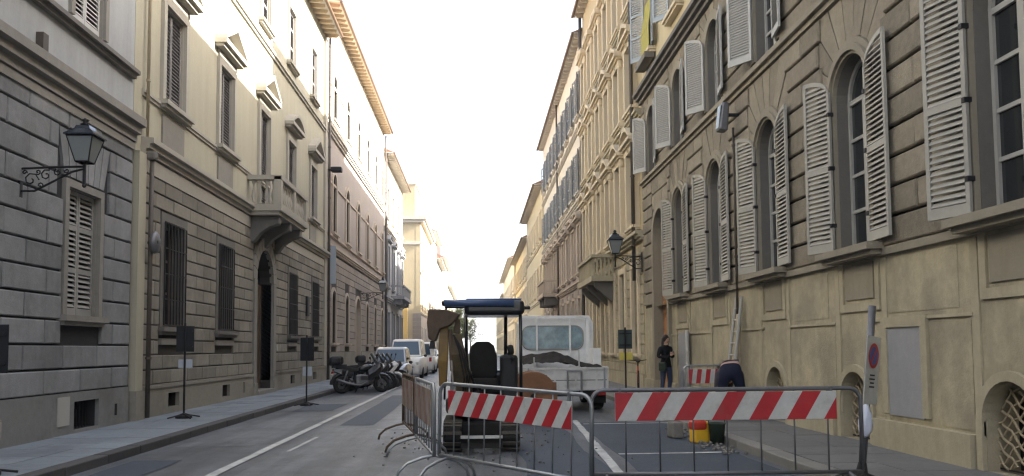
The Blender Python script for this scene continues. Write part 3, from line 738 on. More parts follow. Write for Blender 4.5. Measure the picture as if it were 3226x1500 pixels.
for i, u in enumerate(us):
    if i != 2:
        b.surround(u, .55, 1.85, 4.4, M['rose_trim'], t=.16, w=.075, arch=.55, rm=M['brown_joint_and_shade']); b.casement(u, .55, 1.85, 4.4, 'wood_brown', arch=.55, rows=2)  # reveals lined in the dark joint colour to paint the recess shade
    else:
        b.surround(u, .95, 0, 4.5, M['rose_trim'], t=.16, w=.075, arch=.95, sill=False)
        b.part('door', 'wood_brown', [(u - .95, u + .95, -.36, -.3, .12, 4.45)])
    for z0, z1 in ((7.2, 10.1), (12.75, 15.0)):
        m_ = M['rose_trim'] if z0 < 9 else M['cream_trim']
        b.surround(u, .5, z0, z1, m_, t=.2, w=.09, arch=.5, rm=M['brown_joint_and_shade'])  # upper reveals lined dark too, standing in for shade
        b.casement(u, .5, z0, z1, 'wood_brown', arch=.5, rows=2)
b.course(6.2, 6.5, .2, M['rose_trim']); b.course(6.95, 7.05, .10, M['rose_trim'], 'sill_course', steps=1)
b.course(11.8, 12.15, .24, M['pale_trim']); b.course(12.5, 12.62, .1, M['pale_trim'], 'sill_course', steps=1); b.course(14.35, 14.47, .06, M['pale_trim'], 'impost_band', steps=1); b.course(9.5, 9.62, .06, M['rose_trim'], 'impost_band', steps=1)
b.eave(17.9, .6, step=.6)
b.pipe(61.5, .15, 17.7, w=.16, r=.06)
b.part('shop_banner', 'pale_blue', [(38.4, 38.44, .1, .40, 4.6, 6.4)], label='narrow blue-grey banner by the drainpipe')

# ------------------------------------------------------------------ left: slate stone building with small balcony
b = Bld('slate_palazzo', 'grey stone fronted house with small balcony and tall windows, left before the crossing', 1, LX, 61.62, 77.2, 16.4)
us = [64.2, 68.2, 72.2, 75.6]
for u in us: b.op(u, .7, .9, 4.4); b.op(u, .6, 6.4, 9.6); b.op(u, .6, 11.9, 14.2)
b.body('pale_plaster')
b.wall('wall', 0, 10.6, M['slate_stone']); b.wall('upper_wall', 10.6, 16.4, M['pale_plaster'])
for u in us:
    b.surround(u, .7, .9, 4.4, M['slate_stone'], t=.2, w=.12); b.casement(u, .7, .9, 4.4, 'wood_brown', rows=2)
    sr = b.surround(u, .6, 6.4, 9.6, M['slate_stone'], t=.24, w=.14); b.pediment(u, 1.0, 9.95, .55, 'seg', M['slate_stone'], sr); b.casement(u, .6, 6.4, 9.6, 'shutter_blue', rows=3, glass='glass_blue')
    b.surround(u, .6, 11.9, 14.2, M['pale_trim'], t=.16, w=.08); b.casement(u, .6, 11.9, 14.2, 'wood_brown', rows=2)
b.course(5.2, 5.6, .25, M['slate_stone']); b.course(10.55, 10.85, .25, M['pale_trim'])
bal = b.part('balcony', 'slate_stone', [(66.6, 73.8, 0, 1.1, 5.6, 5.85)])
for i in range(20): b.part('baluster', 'slate_stone', [(66.7 + i * .36, 66.82 + i * .36, .92, 1.04, 5.85, 6.6)], bal)
b.part('handrail', 'slate_stone', [(66.6, 73.8, .86, 1.1, 6.6, 6.74), (66.6, 66.8, 0, .86, 6.6, 6.74)], bal)
for u in (67, 70.2, 73.4): b.part('console', 'slate_stone', [(u - .15, u + .15, 0, .9, 5.2, 5.6)], bal)
b.eave(16.4, .7, 'pale_trim', 'pale_trim')
b.pipe(61.9, .15, 16.4, w=.18, r=.06)

# ------------------------------------------------------------------ left, beyond the crossing
def far_house(name, label, side, X, u0, u1, top, m, trim, floors, step, hw=.55, first=None, deep=11, sh='shutter_taupe', eav=.8, soff='pale_trim', base=None):
    b = Bld(name, label, side, X, u0, u1, top, deep=deep)
    n = max(1, int((u1 - u0 - 1.2) / step)); us = [u0 + (u1 - u0) * (i + .5) / n for i in range(n)]
    for u in us:
        for z0, z1 in floors: b.op(u, hw, z0, z1)
    b.body(m)
    if base: b.wall('wall', 0, base[0], M[base[1]]); b.wall('upper_wall', base[0], top, M[m])
    else: b.wall('wall', 0, top, M[m])
    for u in us:
        for k, (z0, z1) in enumerate(floors):
            b.surround(u, hw, z0, z1, M[trim], t=.16, w=.09)
            if k == 0: b.casement(u, hw, z0, z1, 'wood_brown', rows=2, w=-.2)
            else:
                fr = b.part('window', sh, [(u - hw, u + hw, -.12, -.06, z0, z1)])
                b.part('pane', 'glass', [(u - hw + .1, u - .06, -.06, -.05, z0 + .1, z1 - .1), (u + .06, u + hw - .1, -.06, -.05, z0 + .1, z1 - .1)], fr)
    for z0, _ in floors[1:]: b.course(z0 - .75, z0 - .5, .18, M[trim], steps=2)
    if eav: b.eave(top, eav, soff, soff, step=.8, raft=(u0 < 110))
    return b
b = far_house('corner_house', 'cream corner house beyond the crossing with heavy cornice and pinkish base', 1, LX, 102, 124, 17.6, 'honey_plaster', 'pale_trim', [(1.2, 4.2), (6.6, 9.4), (11.6, 14.2)], 4.4, base=(6.0, 'rose_plaster'), eav=0)
c = MB(); c.box(LX - 11, LX + .75, 101.3, 124, 17.7, 18.1); c.box(LX - 11, LX + .45, 101.6, 124, 17.35, 17.7); c.build('cornice', 'pale_trim', b.root)
MB().box(LX - 11, LX + .12, 101.85, 101.99, 14.6, 15.0).build('string_course', 'pale_trim', b.root)
MB().box(LX - 10, LX - .75, 103, 110, 18.1, 22.4).build('attic', 'honey_plaster', b.root)
MB().box(LX - 10.2, LX - .55, 102.8, 110.2, 22.4, 22.65).build('attic_cornice', 'pale_trim', b.root)
for z in range(12):
    MB().box(LX - 1.0, LX + .06, 101.93, 102, .5 * z, .5 * z + .46).build('corner_stone', 'rose_block', b.root)
oc = thing('ochre_wall', 'sunlit ochre garden wall in the side street left', 'wall', (-13, 98.5, 0), local=False)
MB().box(-18, -8.35, 98.2, 98.6, 0, 6.6).build('wall', 'ochre_plaster', oc); MB().box(-18, -8.25, 98.1, 98.7, 6.6, 6.8).build('coping', 'pale_trim', oc)
far_house('pale_house', 'tall pale house right after the cream corner house', 1, LX + .05, 124.1, 142, 19.4, 'pale_plaster', 'pale_trim', [(1.2, 4.2), (6.6, 9.2), (11, 13.4), (15, 17.2)], 4.2)
far_house('low_cream_house', 'lower cream house along the far left of the street', 1, LX - .1, 142.1, 166, 17.2, 'cream_plaster', 'cream_trim', [(1.2, 4.2), (6.6, 9.2), (11.5, 14)], 4.4)
b = far_house('white_house', 'white house with brick chimney far down the left side', 1, LX, 166.1, 196, 20.0, 'pale_plaster', 'pale_trim', [(1.2, 4.2), (6.6, 9.2), (11, 13.4), (15, 17.4)], 4.6)
MB().box(LX - 1.2, LX - .4, 168, 169, 20, 23.5).build('chimney', 'rose_block', b.root)
far_house('last_left_house', 'farthest house on the left, end of the street', 1, LX, 196.1, 262, 16.5, 'cream_plaster', 'cream_trim', [(1.2, 4.2), (6.6, 9.2), (11, 13.4)], 5.5)

# ------------------------------------------------------------------ right: rusticated palazzo with big arched shuttered windows
b = Bld('rusticated_palazzo', 'brown rusticated palazzo with tall arched shuttered windows, nearest on the right', -1, RX_, -14, 27.0, 15.85)
P = b.P
WR = [5.0, 8.24, 11.76, 15.25, 18.69, 22.11]
VR = [5.0, 8.43, 11.98, 15.2, 18.69, 22.11]
WUp = WR + [25.53]
HW, Z0, Z1 = .57, 2.95, 5.87
for u in WR: b.op(u, HW, Z0, Z1, HW)
for u in VR: b.op(u, .47, .12, 1.13, .47)
for u in WUp: b.op(u, HW, 7.22, 9.25, HW)
b.op(24.48, .87, 0, 5.75, .87)
for u in WUp: b.op(u, .55, 10.95, 13.2)
b.body('tan_plaster', d=.55)
w0 = b.wall('base_wall', 0, 2.80, M['tan_plaster'], d=.55)
w1 = b.wall('wall', 2.80, 6.86, M['umber_joint'], d=.55)
w2 = b.wall('first_floor_wall', 6.86, 9.75, M['umber_joint'], d=.55)
b.wall('top_wall', 9.75, 15.85, M['yellow_plaster'], d=.55)
def pier_rows(wallobj, za, zb, n, voids_hw, fan_hw, spring, edges, m='umber_block'):
    h = (zb - za) / n
    for (ua, ub, kind_a, kind_b) in edges:
        for r in range(n):
            z0, z1 = za + r * h + .021, za + (r + 1) * h - .021
            fan = z1 > spring + .1
            a = ua + ((fan_hw if fan else voids_hw) if kind_a else 0); c = ub - ((fan_hw if fan else voids_hw) if kind_b else 0)
            if fan and kind_a: a -= .10 * ((r % 2))
            if fan and kind_b: c += .10 * ((r % 2))
            L = c - a
            if L < .1: continue
            k = max(1, round(L / 1.9)) + (1 if r % 2 else 0)
            for i in range(k):
                b.block(a + L * i / k + .004, a + L * (i + 1) / k - .004, z0, z1,   .072 + rnd.uniform(-.008, .008), .02, m and M[m], wallobj)
def fan(wallobj, u, spring, r0, hw, ztop, n, m='umber_block', w=.05):
    g = .010
    def edge(a):
        cx, cz = math.cos(a), math.sin(a); t = 1e9
        if abs(cx) > 1e-6: t = min(t, hw / abs(cx))
        if cz > 1e-6: t = min(t, (ztop - spring) / cz)
        return u + cx * t, spring + cz * t
    cor = math.atan2(ztop - spring, hw)
    for k in range(n):
        a0, a1 = math.pi * k / n + .010, math.pi * (k + 1) / n - .010
        q = [(u + r0 * math.cos(a0), spring + r0 * math.sin(a0)), edge(a0)]
        for ca in (cor, math.pi - cor):
            if a0 < ca < a1: q.append(edge(ca))
        q += [edge(a1), (u + r0 * math.cos(a1), spring + r0 * math.sin(a1))]
        ww = w + rnd.uniform(-.008, .008)
        MB().prism([P(p, 0, z) for p, z in q], P(0, ww - .015, 0) - P(0, 0, 0)).build('wedge_stone', m, wallobj)
E1 = [(4.0, WR[0], 0, 1)] + [(WR[i], WR[i + 1], 1, 1) for i in range(5)] + [(WR[5], 23.42, 1, 0), (25.55, 26.95, 0, 0)]
pier_rows(w1, 2.86, 6.84, 10, .80, 1.08, 5.3, E1)
b.courses(w1, M['umber_block'], 23.42, 25.55, 5.85, 6.84, 2, 1.1, [], w=.05, c=.02, gap=.016)
E2 = [(4.0, WR[0], 0, 1)] + [(WUp[i], WUp[i + 1], 1, 1) for i in range(6)] + [(WUp[6], 26.95, 1, 0)]
pier_rows(w2, 7.08, 9.68, 7, .78, 1.0, 8.68, E2)
for u in WR: fan(w1, u, 5.3, .82, 1.08, 6.84, 11)
for u in WUp: fan(w2, u, 8.68, .80, 1.0, 9.68, 9)
for i, u in enumerate(WR):
    # stepped archivolt and jamb
    o = b.surround(u, HW, Z0, Z1, M['umber_trim'], t=.24, w=.07, arch=HW, sill=False, rm=M['dark_trim'])  # reveal lining set darker: shade of the recess put into its colour
    b.surround(u, HW + .05, Z0, Z1 + .05, M['umber_trim'], t=.10, w=.12, arch=HW + .05, sill=False, parent=o, reveal=False)
    sl = MB(); b.fb(sl, u - .86, u + .86, -.3, .30, 2.85, 2.95); b.fb(sl, u - .80, u + .80, 0, .22, 2.78, 2.85); sl.build('sill', 'umber_trim', o)
    b.casement(u, HW, Z0, Z1, 'wood_white', arch=HW, rows=4, w=-.24, bar=.05)
    st = 'parts' if i < 5 else 'join'
    if i >= 1: b.leaf(P(u + HW, .11, 0), 1, RAD(17), HW + .02, Z0 + .03, Z1 - .10, M['shutter_grey'], arch=.30, rails=1, slats=st)
    if i >= 1: b.leaf(P(u - HW, .11, 0), -1, RAD(4), HW + .10, Z0 + .03, Z1 - .05, M['shutter_grey'], arch=.36, rails=1, slats=st)
    for sg in (-1, 1):
        for z in (3.35, 4.25, 5.1): b.part('hinge', 'iron', [(u + sg * (HW + .02) - .03, u + sg * (HW + .02) + .03, .06, .15, z, z + .06)])
for i, u in enumerate(WUp):
    b.surround(u, HW, 7.22, 9.25, M['umber_trim'], t=.22, w=.06, arch=HW, sill=False, rm=M['dark_trim'])  # same darker lining, recess shade given as colour
    b.casement(u, HW, 7.22, 9.25, 'wood_white', arch=HW, rows=3, w=-.24)
    if i > 0:
        b.leaf(P(u + HW, .10, 0), 1, RAD(33), HW + .02, 7.26, 9.12, M['shutter_pale'], arch=.26, slats='join', pitch=.055, rails=0)
        b.leaf(P(u - HW, .10, 0), -1, RAD(9), HW + .02, 7.26, 9.16, M['shutter_pale'], arch=.30, slats='join', pitch=.055, rails=0)
    b.surround(u, .55, 10.95, 13.2, M['honey_trim'], t=.15, w=.06, sillw=.25)
    b.casement(u, .55, 10.95, 13.2, 'wood_white', rows=3, w=-.25)
    if i > 3:
        b.leaf(P(u + .55, .10, 0), 1, RAD(40), .56, 10.97, 13.2, M['pale_blue'], slats='join')
        b.leaf(P(u - .55, .10, 0), -1, RAD(10), .56, 10.97, 13.2, M['pale_blue'], slats='join')
b.course(6.86, 7.06, .16, M['umber_trim'], 'string_course', steps=2, u0=4)
b.course(2.76, 2.86, .07, M['umber_trim'], 'sill_course', steps=1, u0=4, u1=23.4)
b.course(9.70, 10.04, .34, M['dark_trim'], 'cornice', u0=4)
b.eave(15.85, 1.0, 'soffit_dark', 'soffit_dark', u0=0)
# base wall: plinth, band, panels, cellar arches
edges = [4.0]
for u in VR: edges += [u - .62, u + .62]
edges += [23.45]
for a, c in zip(edges[::2], edges[1::2]):
    b.part('plinth', 'tan_trim', [(a, c, 0, .10, 0, .50)]); b.part('base_band', 'tan_trim', [(a - .03, c + .03, 0, .03, 1.85, 1.89)])
    if c - a > 1.5: b.part('base_panel', 'tan_plaster', [(a + .03, c - .03, 0, .008, .54, 1.80)]); b.part('base_panel', 'tan_plaster', [(a + .25, c - .25, 0, .008, 1.96, 2.70)])
b.part('plinth', 'tan_trim', [(25.6, 26.95, 0, .10, 0, .5)])
for i, u in enumerate(WR):
    # framed panel under the sill
    fr = MB(); b.fb(fr, u - .62, u - .50, 0, .032, 2.02, 2.76); b.fb(fr, u + .50, u + .62, 0, .032, 2.02, 2.76); b.fb(fr, u - .50, u + .50, 0, .032, 2.02, 2.14)
    o = fr.build('apron_frame', 'tan_trim', b.root); b.part('apron_panel', 'umber_trim', [(u - .44, u + .44, 0, .024, 2.20, 2.72)], o)
    b.part('pilaster_strip', 'tan_trim', [(u - .80, u - .66, 0, .022, .5, 2.74)]); b.part('pilaster_strip', 'tan_trim', [(u + .66, u + .80, 0, .022, .5, 2.74)])
    u = VR[i]
    b.surround(u, .47, .12, 1.13, M['tan_trim'], t=.11, w=.05, arch=.47, sill=False)
    b.part('cellar_void', 'dark', [(u - .47, u + .47, -.40, -.38, .12, 1.13)])
    # wrought lattice: crossing wavy bars
    gr = b.part('cellar_grille', 'iron', [(u - .47, u + .47, -.145, -.135, .14, .16)])
    for k in range(-4, 8):
        for sg in (-1, 1):
            pts = []
            for j in range(13):
                x = -.46 + .92 * j / 12; z = .16 + k * .15 + sg * (x) * .75 + .07 + .03 * math.sin(j * 1.6)
                if z > .14 and z < .66 + math.sqrt(max(0, .45 ** 2 - x * x)) : pts.append(P(u + x, -.14 + .006 * sg, z))
            if len(pts) > 2: MB().tube(pts, .013, 5).build('lattice_bar', 'pipe_tan', gr)
# blocked grey window between the two nearest vents
o = b.surround(10.53, .43, .60, 1.76, M['tan_trim'], t=.14, w=.05, sill=False, hood=0)
b.part('blocked_panel', 'slate_stone', [(10.10, 10.96, 0, .028, .58, 1.76)], o, label='flat grey blocked window panel')
# arched portal with orange wooden door
o = b.surround(24.48, .87, .5, 5.75, M['umber_trim'], t=.22, w=.10, arch=.87, sill=False)
o.name = 'portal_surround'
dd = b.part('door', 'wood_orange', [(23.625, 25.335, -.28, -.21, .14, 4.85)])
for sg in (-1, 1):
    for z0, z1 in ((.4, 1.2), (1.35, 2.4), (2.55, 3.5), (3.65, 4.6)): b.part('door_panel', 'wood_orange', [(24.48 + sg * .43 - .30, 24.48 + sg * .43 + .30, -.215, -.17, z0, z1)], dd, bevel=.02)
for k in range(4): MB().ball(P(24.3, -.16, 1.0 + k * .9), .06).build('stud', 'iron', dd, smooth=True)
b.part('fanlight', 'dark', [(23.625, 25.335, -.28, -.24, 4.87, 5.75)])
b.part('portal_block', 'tan_trim', [(23.36, 23.61, 0, .15, 0, .5)]); b.part('portal_block', 'tan_trim', [(25.35, 25.60, 0, .15, 0, .5)])
b.part('small_door', 'slate_stone', [(21.3, 22.35, .05, .08, .14, 1.9)], label='narrow grey metal door in the base wall')
# conduit, fixtures
b.pipe(17.0, 2.2, 6.2, w=.14, r=.028, m='pipe_dark'); b.pipe(16.95, .15, 2.2, w=.14, r=.045, m='pipe_tan'); b.pipe(21.2, .15, 1.95, w=.14, r=.045, m='wood_white')

# yellow blind over the last top-floor window
aw = MB().prism([P(24.95, .05, 12.75), P(24.95, .20, 11.7), P(24.95, .18, 11.69), P(24.95, .02, 12.75)], (0, 1.16, 0)).build('window_blind', 'awning', b.root, label='yellow green cloth blind')
b.part('blind_valance', 'awning', [(24.95, 26.11, .18, .195, 11.05, 11.69)], aw)
b.part('sill_underside', 'dark_trim', [(24.8, 26.3, .05, .36, 10.6, 10.78)])  # dark box built as the underside of the window sill

# ------------------------------------------------------------------ right: honey coloured palazzo with pedimented windows
b = Bld('honey_palazzo', 'tall honey coloured palazzo with close rows of framed windows, second on the right', -1, RX_, 27.02, 41.9, 18.9)
P = b.P
us = [28.45 + 2.42 * i for i in range(6)]
FL = [(1.3, 4.3), (5.75, 8.4), (9.95, 12.2), (13.7, 15.9)]
for u in us:
    for z0, z1 in FL: b.op(u, .5, z0, z1)
b.body('honey_plaster')
wl0 = b.wall('wall', 0, 5.2, M['honey_plaster']); b.wall('upper_wall', 5.2, 18.9, M['honey_plaster'])
b.courses(wl0, M['tan_plaster'], 27.2, 41.8, .6, 5.0, 13, 1.3, [(u - .68, u + .68, 1.4, 4.6) for u in us], w=.05, c=.016, gap=.012)
b.part('plinth', 'tan_trim', [(27.1, 41.85, 0, .12, 0, .6)])
for u in us:
    for k, (z0, z1) in enumerate(FL):
        sr = b.surround(u, .5, z0, z1, M['honey_trim'], t=.23, w=.24 if k else .12, sillw=.30 if k else .2, rm=M['tan_plaster'])
        b.casement(u, .5, z0, z1, 'wood_brown' if k == 0 else 'wood_white', rows=3, w=-.22)
        if k:
            hh = .62 if k < 3 else .35
            b.pediment(u, .95, z1 + .30, hh, 'seg' if k == 1 else 'tri', M['honey_trim'], sr, w=.42)
            # carved brackets and keystone
            for sg in (-1, 1): MB().ball(P(u + sg * .72, .16, z1 + .08), (.12, .11, .2), 8, 6).build('bracket_carving', 'honey_trim', sr, smooth=True)
            MB().ball(P(u, .17, z1 + .16), (.13, .12, .18), 8, 6).build('keystone_carving', 'tan_trim', sr, smooth=True)
        if k == 1:
            b.part('apron_panel', 'honey_trim', [(u - .6, u + .6, 0, .06, 5.5, 5.9)], sr)
b.course(5.15, 5.45, .32, M['tan_trim'], 'cornice'); b.course(9.35, 9.62, .26, M['tan_trim']); b.course(13.1, 13.36, .26, M['tan_trim'])
b.eave(18.9, .46, 'soffit_dark', 'soffit_dark')
b.pipe(27.7, 3.8, 18.9, w=.24, r=.065); b.pipe(41.6, .15, 18.9, w=.16, r=.07, m='pipe_dark'); b.pipe(41.95, .15, 18.9, w=.16, r=.05, m='pipe_dark')
bal = b.part('balcony', 'tan_trim', [(32.6, 37.2, 0, 1.02, 4.20, 4.42)])
rail = MB()
for i in range(19): b.part('baluster', 'tan_plaster', [(32.72 + i * .245, 32.80 + i * .245, .86, .94, 4.42, 5.16)], bal)
for i in range(5): b.part('baluster', 'tan_plaster', [(32.66, 32.74, .1 + i * .16, .18 + i * .16, 4.42, 5.16)], bal)
b.part('handrail', 'tan_trim', [(32.58, 37.2, .80, 1.02, 5.16, 5.28), (32.58, 32.82, 0, .80, 5.16, 5.28)], bal)
for u in (33.0, 34.9, 36.8):
    MB().prism([P(u - .14, 0, 3.3), P(u - .14, .3, 3.5), P(u - .14, .85, 4.0), P(u - .14, .88, 4.2), P(u - .14, 0, 4.2)], (0, .28, 0)).build('console', 'dark_trim', bal)

# ------------------------------------------------------------------ right: pale palazzo, then the far houses
b = Bld('lilac_palazzo', 'pale palazzo with lilac-rose lower floors and blue shutters, third on the right', -1, RX_, 42.0, 67.6, 18.1)
P = b.P
us = [44.0 + 2.75 * i for i in range(9)]
FL = [(1.6, 4.2), (5.6, 8.2), (10.0, 12.2), (14.2, 16.4)]
for u in us:
    for z0, z1 in FL: b.op(u, .52, z0, z1)
b.body('pale_plaster')
wl0 = b.wall('wall', 0, 9.3, M['rose_plaster']); b.wall('upper_wall', 9.3, 18.1, M['pale_plaster'])
b.courses(wl0, M['rose_block'], 42.2, 67.5, .6, 4.7, 10, 2.2, [(u - .68, u + .68, 1.4, 4.5) for u in us], w=.05, c=.016, gap=.014)
for u in us:
    for k, (z0, z1) in enumerate(FL):
        sr = b.surround(u, .52, z0, z1, M['rose_trim'] if k < 2 else M['pale_trim'], t=.17, w=.10)
        b.casement(u, .52, z0, z1, 'wood_brown' if k < 1 else 'shutter_grey', rows=2, w=-.2, glass='glass' if k < 2 else 'glass_blue')
        if k == 1: b.pediment(u, .95, z1 + .25, .5, 'seg' if us.index(u) % 2 else 'tri', M['rose_trim'], sr, w=.34)
        if k >= 2:
            b.leaf(P(u + .52, .10, 0), 1, RAD(12), .52, z0, z1, M['shutter_blue'], slats='join', pitch=.1)
            b.leaf(P(u - .52, .10, 0), -1, RAD(12), .52, z0, z1, M['shutter_blue'], slats='join', pitch=.1)
b.course(4.85, 5.1, .24, M['rose_trim']); b.course(9.2, 9.5, .24, M['pale_trim']); b.course(13.3, 13.5, .2, M['pale_trim'])
bal = b.part('balcony', 'rose_trim', [(56, 61, 0, 1.1, 5.05, 5.3)])
for i in range(16): b.part('baluster', 'rose_trim', [(56.1 + i * .31, 56.2 + i * .31, .9, 1.02, 5.3, 6.1)], bal)
b.part('handrail', 'rose_trim', [(56, 61, .84, 1.1, 6.1, 6.24), (56, 56.25, 0, .84, 6.1, 6.24)], bal)
for u in (56.4, 58.5, 60.6): b.part('console', 'dark_trim', [(u - .16, u + .16, 0, .95, 4.5, 5.05)], bal)
b.eave(18.1, .44, 'soffit_dark', 'soffit_dark')
b.pipe(54.6, .15, 18.1, w=.16, r=.06)
far_house('yellow_house', 'yellow house with wide eaves beyond the lilac palazzo, right side', -1, RX_ - .1, 67.65, 89, 15.2, 'yellow_plaster', 'honey_trim', [(1.4, 4.2), (6.2, 8.6), (11, 13.2)], 3.0, eav=.7, soff='soffit_dark')
far_house('golden_house', 'golden ochre house with dark eaves farther along on the right', -1, RX_ + .05, 89.05, 118, 13.6, 'yellow_plaster', 'honey_trim', [(1.4, 4.2), (6.0, 8.4), (10, 12)], 3.4, eav=.7, soff='soffit_dark')
far_house('pale_end_house', 'pale house near the far end on the right', -1, RX_ - .2, 118.1, 165, 14.6, 'pale_plaster', 'pale_trim', [(1.4, 4.2), (6.0, 8.4), (10, 12)], 5)
far_house('last_right_house', 'last low house closing the right side of the street', -1, RX_ + .3, 165.1, 250, 12.5, 'cream_plaster', 'cream_trim', [(1.4, 4.2), (6.0, 8.4)], 6)

# ------------------------------------------------------------------ trees and hills at the end of the street
def tree(x, y, h, label):
    t = thing('street_tree', label, 'tree', (x, y, 0), group='trees at the end of the street')
    limbs = [[(0, 0, 0), (.1, 0, h * .25), (-.05, .05, h * .45), (0, 0, h * .8)]]
    mb = MB().tube(limbs[0], [.22, .18, .14, .04], 8)
    for k in range(7):
        a = k * 2.4; z = h * (.32 + .06 * k); mb.tube([(0, 0, z), (math.cos(a) * h * .14, math.sin(a) * h * .14, z + h * .1), (math.cos(a) * h * .26, math.sin(a) * h * .26, z + h * .16)], [.08, .05, .02], 5)
    mb.build('trunk', 'bark', t)
    cr = MB()
    clumps = [(rnd.gauss(0, h * .14), rnd.gauss(0, h * .14), h * rnd.uniform(.42, .95), h * rnd.uniform(.07, .13)) for _ in range(26)]
    for cx, cy, cz, r in clumps:
        for _ in range(90):
            v = Vector((rnd.gauss(0, 1), rnd.gauss(0, 1), rnd.gauss(0, 1))).normalized() * r * rnd.random() ** .4
            p = Vector((cx, cy, cz)) + v; s_ = rnd.uniform(.10, .2)
            a = Vector((rnd.gauss(0, 1), rnd.gauss(0, 1), rnd.gauss(0, 1))).normalized(); c2 = a.orthogonal().normalized() * s_ * .6; a = a * s_
            cr.add([p - a, p + c2, p + a, p - c2], [(0, 1, 2, 3)])
    cr.build('crown', 'leaf', t)
tree(-3.6, 128, 7.6, 'leafy tree seen left of centre under the digger canopy')
tree(-4.4, 150, 9.0, 'larger leafy tree farther back at the end of the street')
tree(-1.8, 215, 9.5, 'farthest tree at the street end, nearest the centre line')
hv = MB(); n = 40
for i in range(n + 1):
    x = -780 + 1560 * i / n
    hv.v += [Vector((x, 1500, -.3)), Vector((x, 1500 + 60, 18 + 9 * math.sin(i * .7) + 5 * math.sin(i * 1.9))), Vector((x, 1900, -.3))]
for i in range(n): hv.f += [(3 * i, 3 * i + 3, 3 * i + 4, 3 * i + 1), (3 * i + 1, 3 * i + 4, 3 * i + 5, 3 * i + 2)]
structure(hv.build('hills', 'hill', smooth=True))

# ------------------------------------------------------------------ wall lanterns
def lantern(label, base, side, arm, scale=1.0):
    """base = point on the wall where the bracket is fixed; the arm runs out over the street"""
    t = thing('wall_lantern', label, 'lamp', base, group='wrought iron wall lanterns'); s = side
    br = MB(); br.box(-.015, .015, -.05, .05, -.42, .28)
    br.tube([(0, 0, .12), (s * arm * .5, 0, .15), (s * arm, 0, .16)], .022, 6)
    br.tube([(0, 0, -.30), (s * arm * .22, 0, -.30), (s * arm * .45, 0, -.16), (s * arm * .8, 0, .06), (s * arm, 0, .12)], .020, 6)
    br.build('bracket', 'iron', t)
    for k, (cx, cz, r) in enumerate(((.16, -.09, .15), (.40, .0, .115), (.58, .055, .075), (.72, .085, .05), (.27, .06, .055), (.31, -.19, .06), (.06, .05, .05))):
        pts = [(s * (cx * arm + r * (1 - .10 * q) * math.cos(q * .9 + k)), 0, cz + r * (1 - .10 * q) * math.sin(q * .9 + k)) for q in range(9)]
        MB().tube(pts, .014, 5).build('scroll', 'iron', t)
    MB().tube([(s * arm, 0, -.18), (s * arm, 0, .24)], .028, 8).build('stem', 'iron', t)
    MB().ball((s * arm, 0, -.20), .04, 8, 6).build('finial', 'iron', t, smooth=True)
    x = s * arm; z0, z1 = .24, .70; a, c = .12, .235
    cg = MB()
    for sx in (-1, 1):
        for sy in (-1, 1): cg.tube([(x + sx * a, sy * a, z0), (x + sx * c, sy * c, z1)], .013, 5)
    for q, z in ((a, z0), (c, z1)):
        for k in range(4):
            p = [(x - q, -q, z), (x + q, -q, z), (x + q, q, z), (x - q, q, z)]; cg.tube([p[k], p[(k + 1) % 4]], .014, 5)
    cg.build('lantern_frame', 'iron', t)
    for sx, sy in ((1, 0), (-1, 0), (0, 1), (0, -1)):
        if sx: q = [(x + sx * a, -a, z0), (x + sx * a, a, z0), (x + sx * c, c, z1), (x + sx * c, -c, z1)]
        else: q = [(x - a, sy * a, z0), (x + a, sy * a, z0), (x + c, sy * c, z1), (x - c, sy * c, z1)]
        MB().add(q, [(0, 1, 2, 3)]).build('lantern_pane', 'lamp_glass', t)
    rf = MB(); e = .275
    rf.loft([[(x - k, -k, z), (x + k, -k, z), (x + k, k, z), (x - k, k, z)] for k, z in ((e, z1 + .015), (e, z1 + .04), (.14, z1 + .16), (.12, z1 + .22))])
    rf.build('lantern_roof', M['roof_metal'], t)
    MB().lathe([(.05, z1 + .22), (.10, z1 + .26), (.035, z1 + .30), (.07, z1 + .34), (.02, z1 + .38)], 10, Matrix.Translation((x, 0, 0))).build('chimney_cap', 'iron', t, smooth=True)
    if scale != 1: t.scale = (scale,) * 3
    return t
M['roof_metal'] = mat('roof_metal', (.10, .12, .16), .18, .1, .1, bump=.02, metal=.8)
lantern('iron lantern on scroll bracket fixed to the near grey rusticated wall', (LX + .05, 12.62, 4.22), 1, 1.16, .82)
lantern('iron lantern on bracket beside the drainpipe of the honey palazzo', (RX_ - .08, 27.15, 4.45), -1, .95, .95)
lantern('small distant lantern on the rose building, left side', (LX + .08, 49.0, 4.75), 1, 1.3, 1.0)

# small fittings on the walls
def fixture(name, label, cat, m, c, r, box=None):
    t = thing(name, label, cat, c)
    MB().box(-.09, .09, -.09, .09, -.03, .03).build('bracket', 'iron', t)
    MB().ball((0, 0, 0), r, 12, 8).build('housing', m, t, smooth=True)
    return t
fixture('wall_bell', 'grey oval alarm housing by the drainpipe of the cream palazzo', 'alarm', 'steel_dark', (LX + .30, 17.2, 3.78), (.10, .17, .24))
t = thing('floodlight', 'grey street floodlight under the string course of the rusticated palazzo', 'lamp', (RX_ - .30, 16.9, 6.45))
MB().box(-.02, .25, -.03, .03, -.03, .03).build('arm', 'iron', t); MB().obox((-.08, 0, -.05), (.20, .30, .62), RY(.12), .8).build('housing', 'steel_dark', t, bevel=.04); MB().obox((-.185, 0, -.05), (.01, .22, .5), RY(.12)).build('lens', 'lamp_glass', t)
t = thing('floodlight', 'small dark floodlight on the drainpipe between cream palazzo and rose building', 'lamp', (LX + .25, 37.9, 9.9))
MB().box(-.2, .0, -.03, .03, -.03, .03).build('arm', 'iron', t); MB().obox((.25, 0, 0), (.5, .4, .22)).build('housing', 'iron', t, bevel=.04)
t = thing('wall_plaque', 'dark plaque between the last two barred windows of the cream palazzo', 'plaque', (LX + .07, 33.6, 3.3))
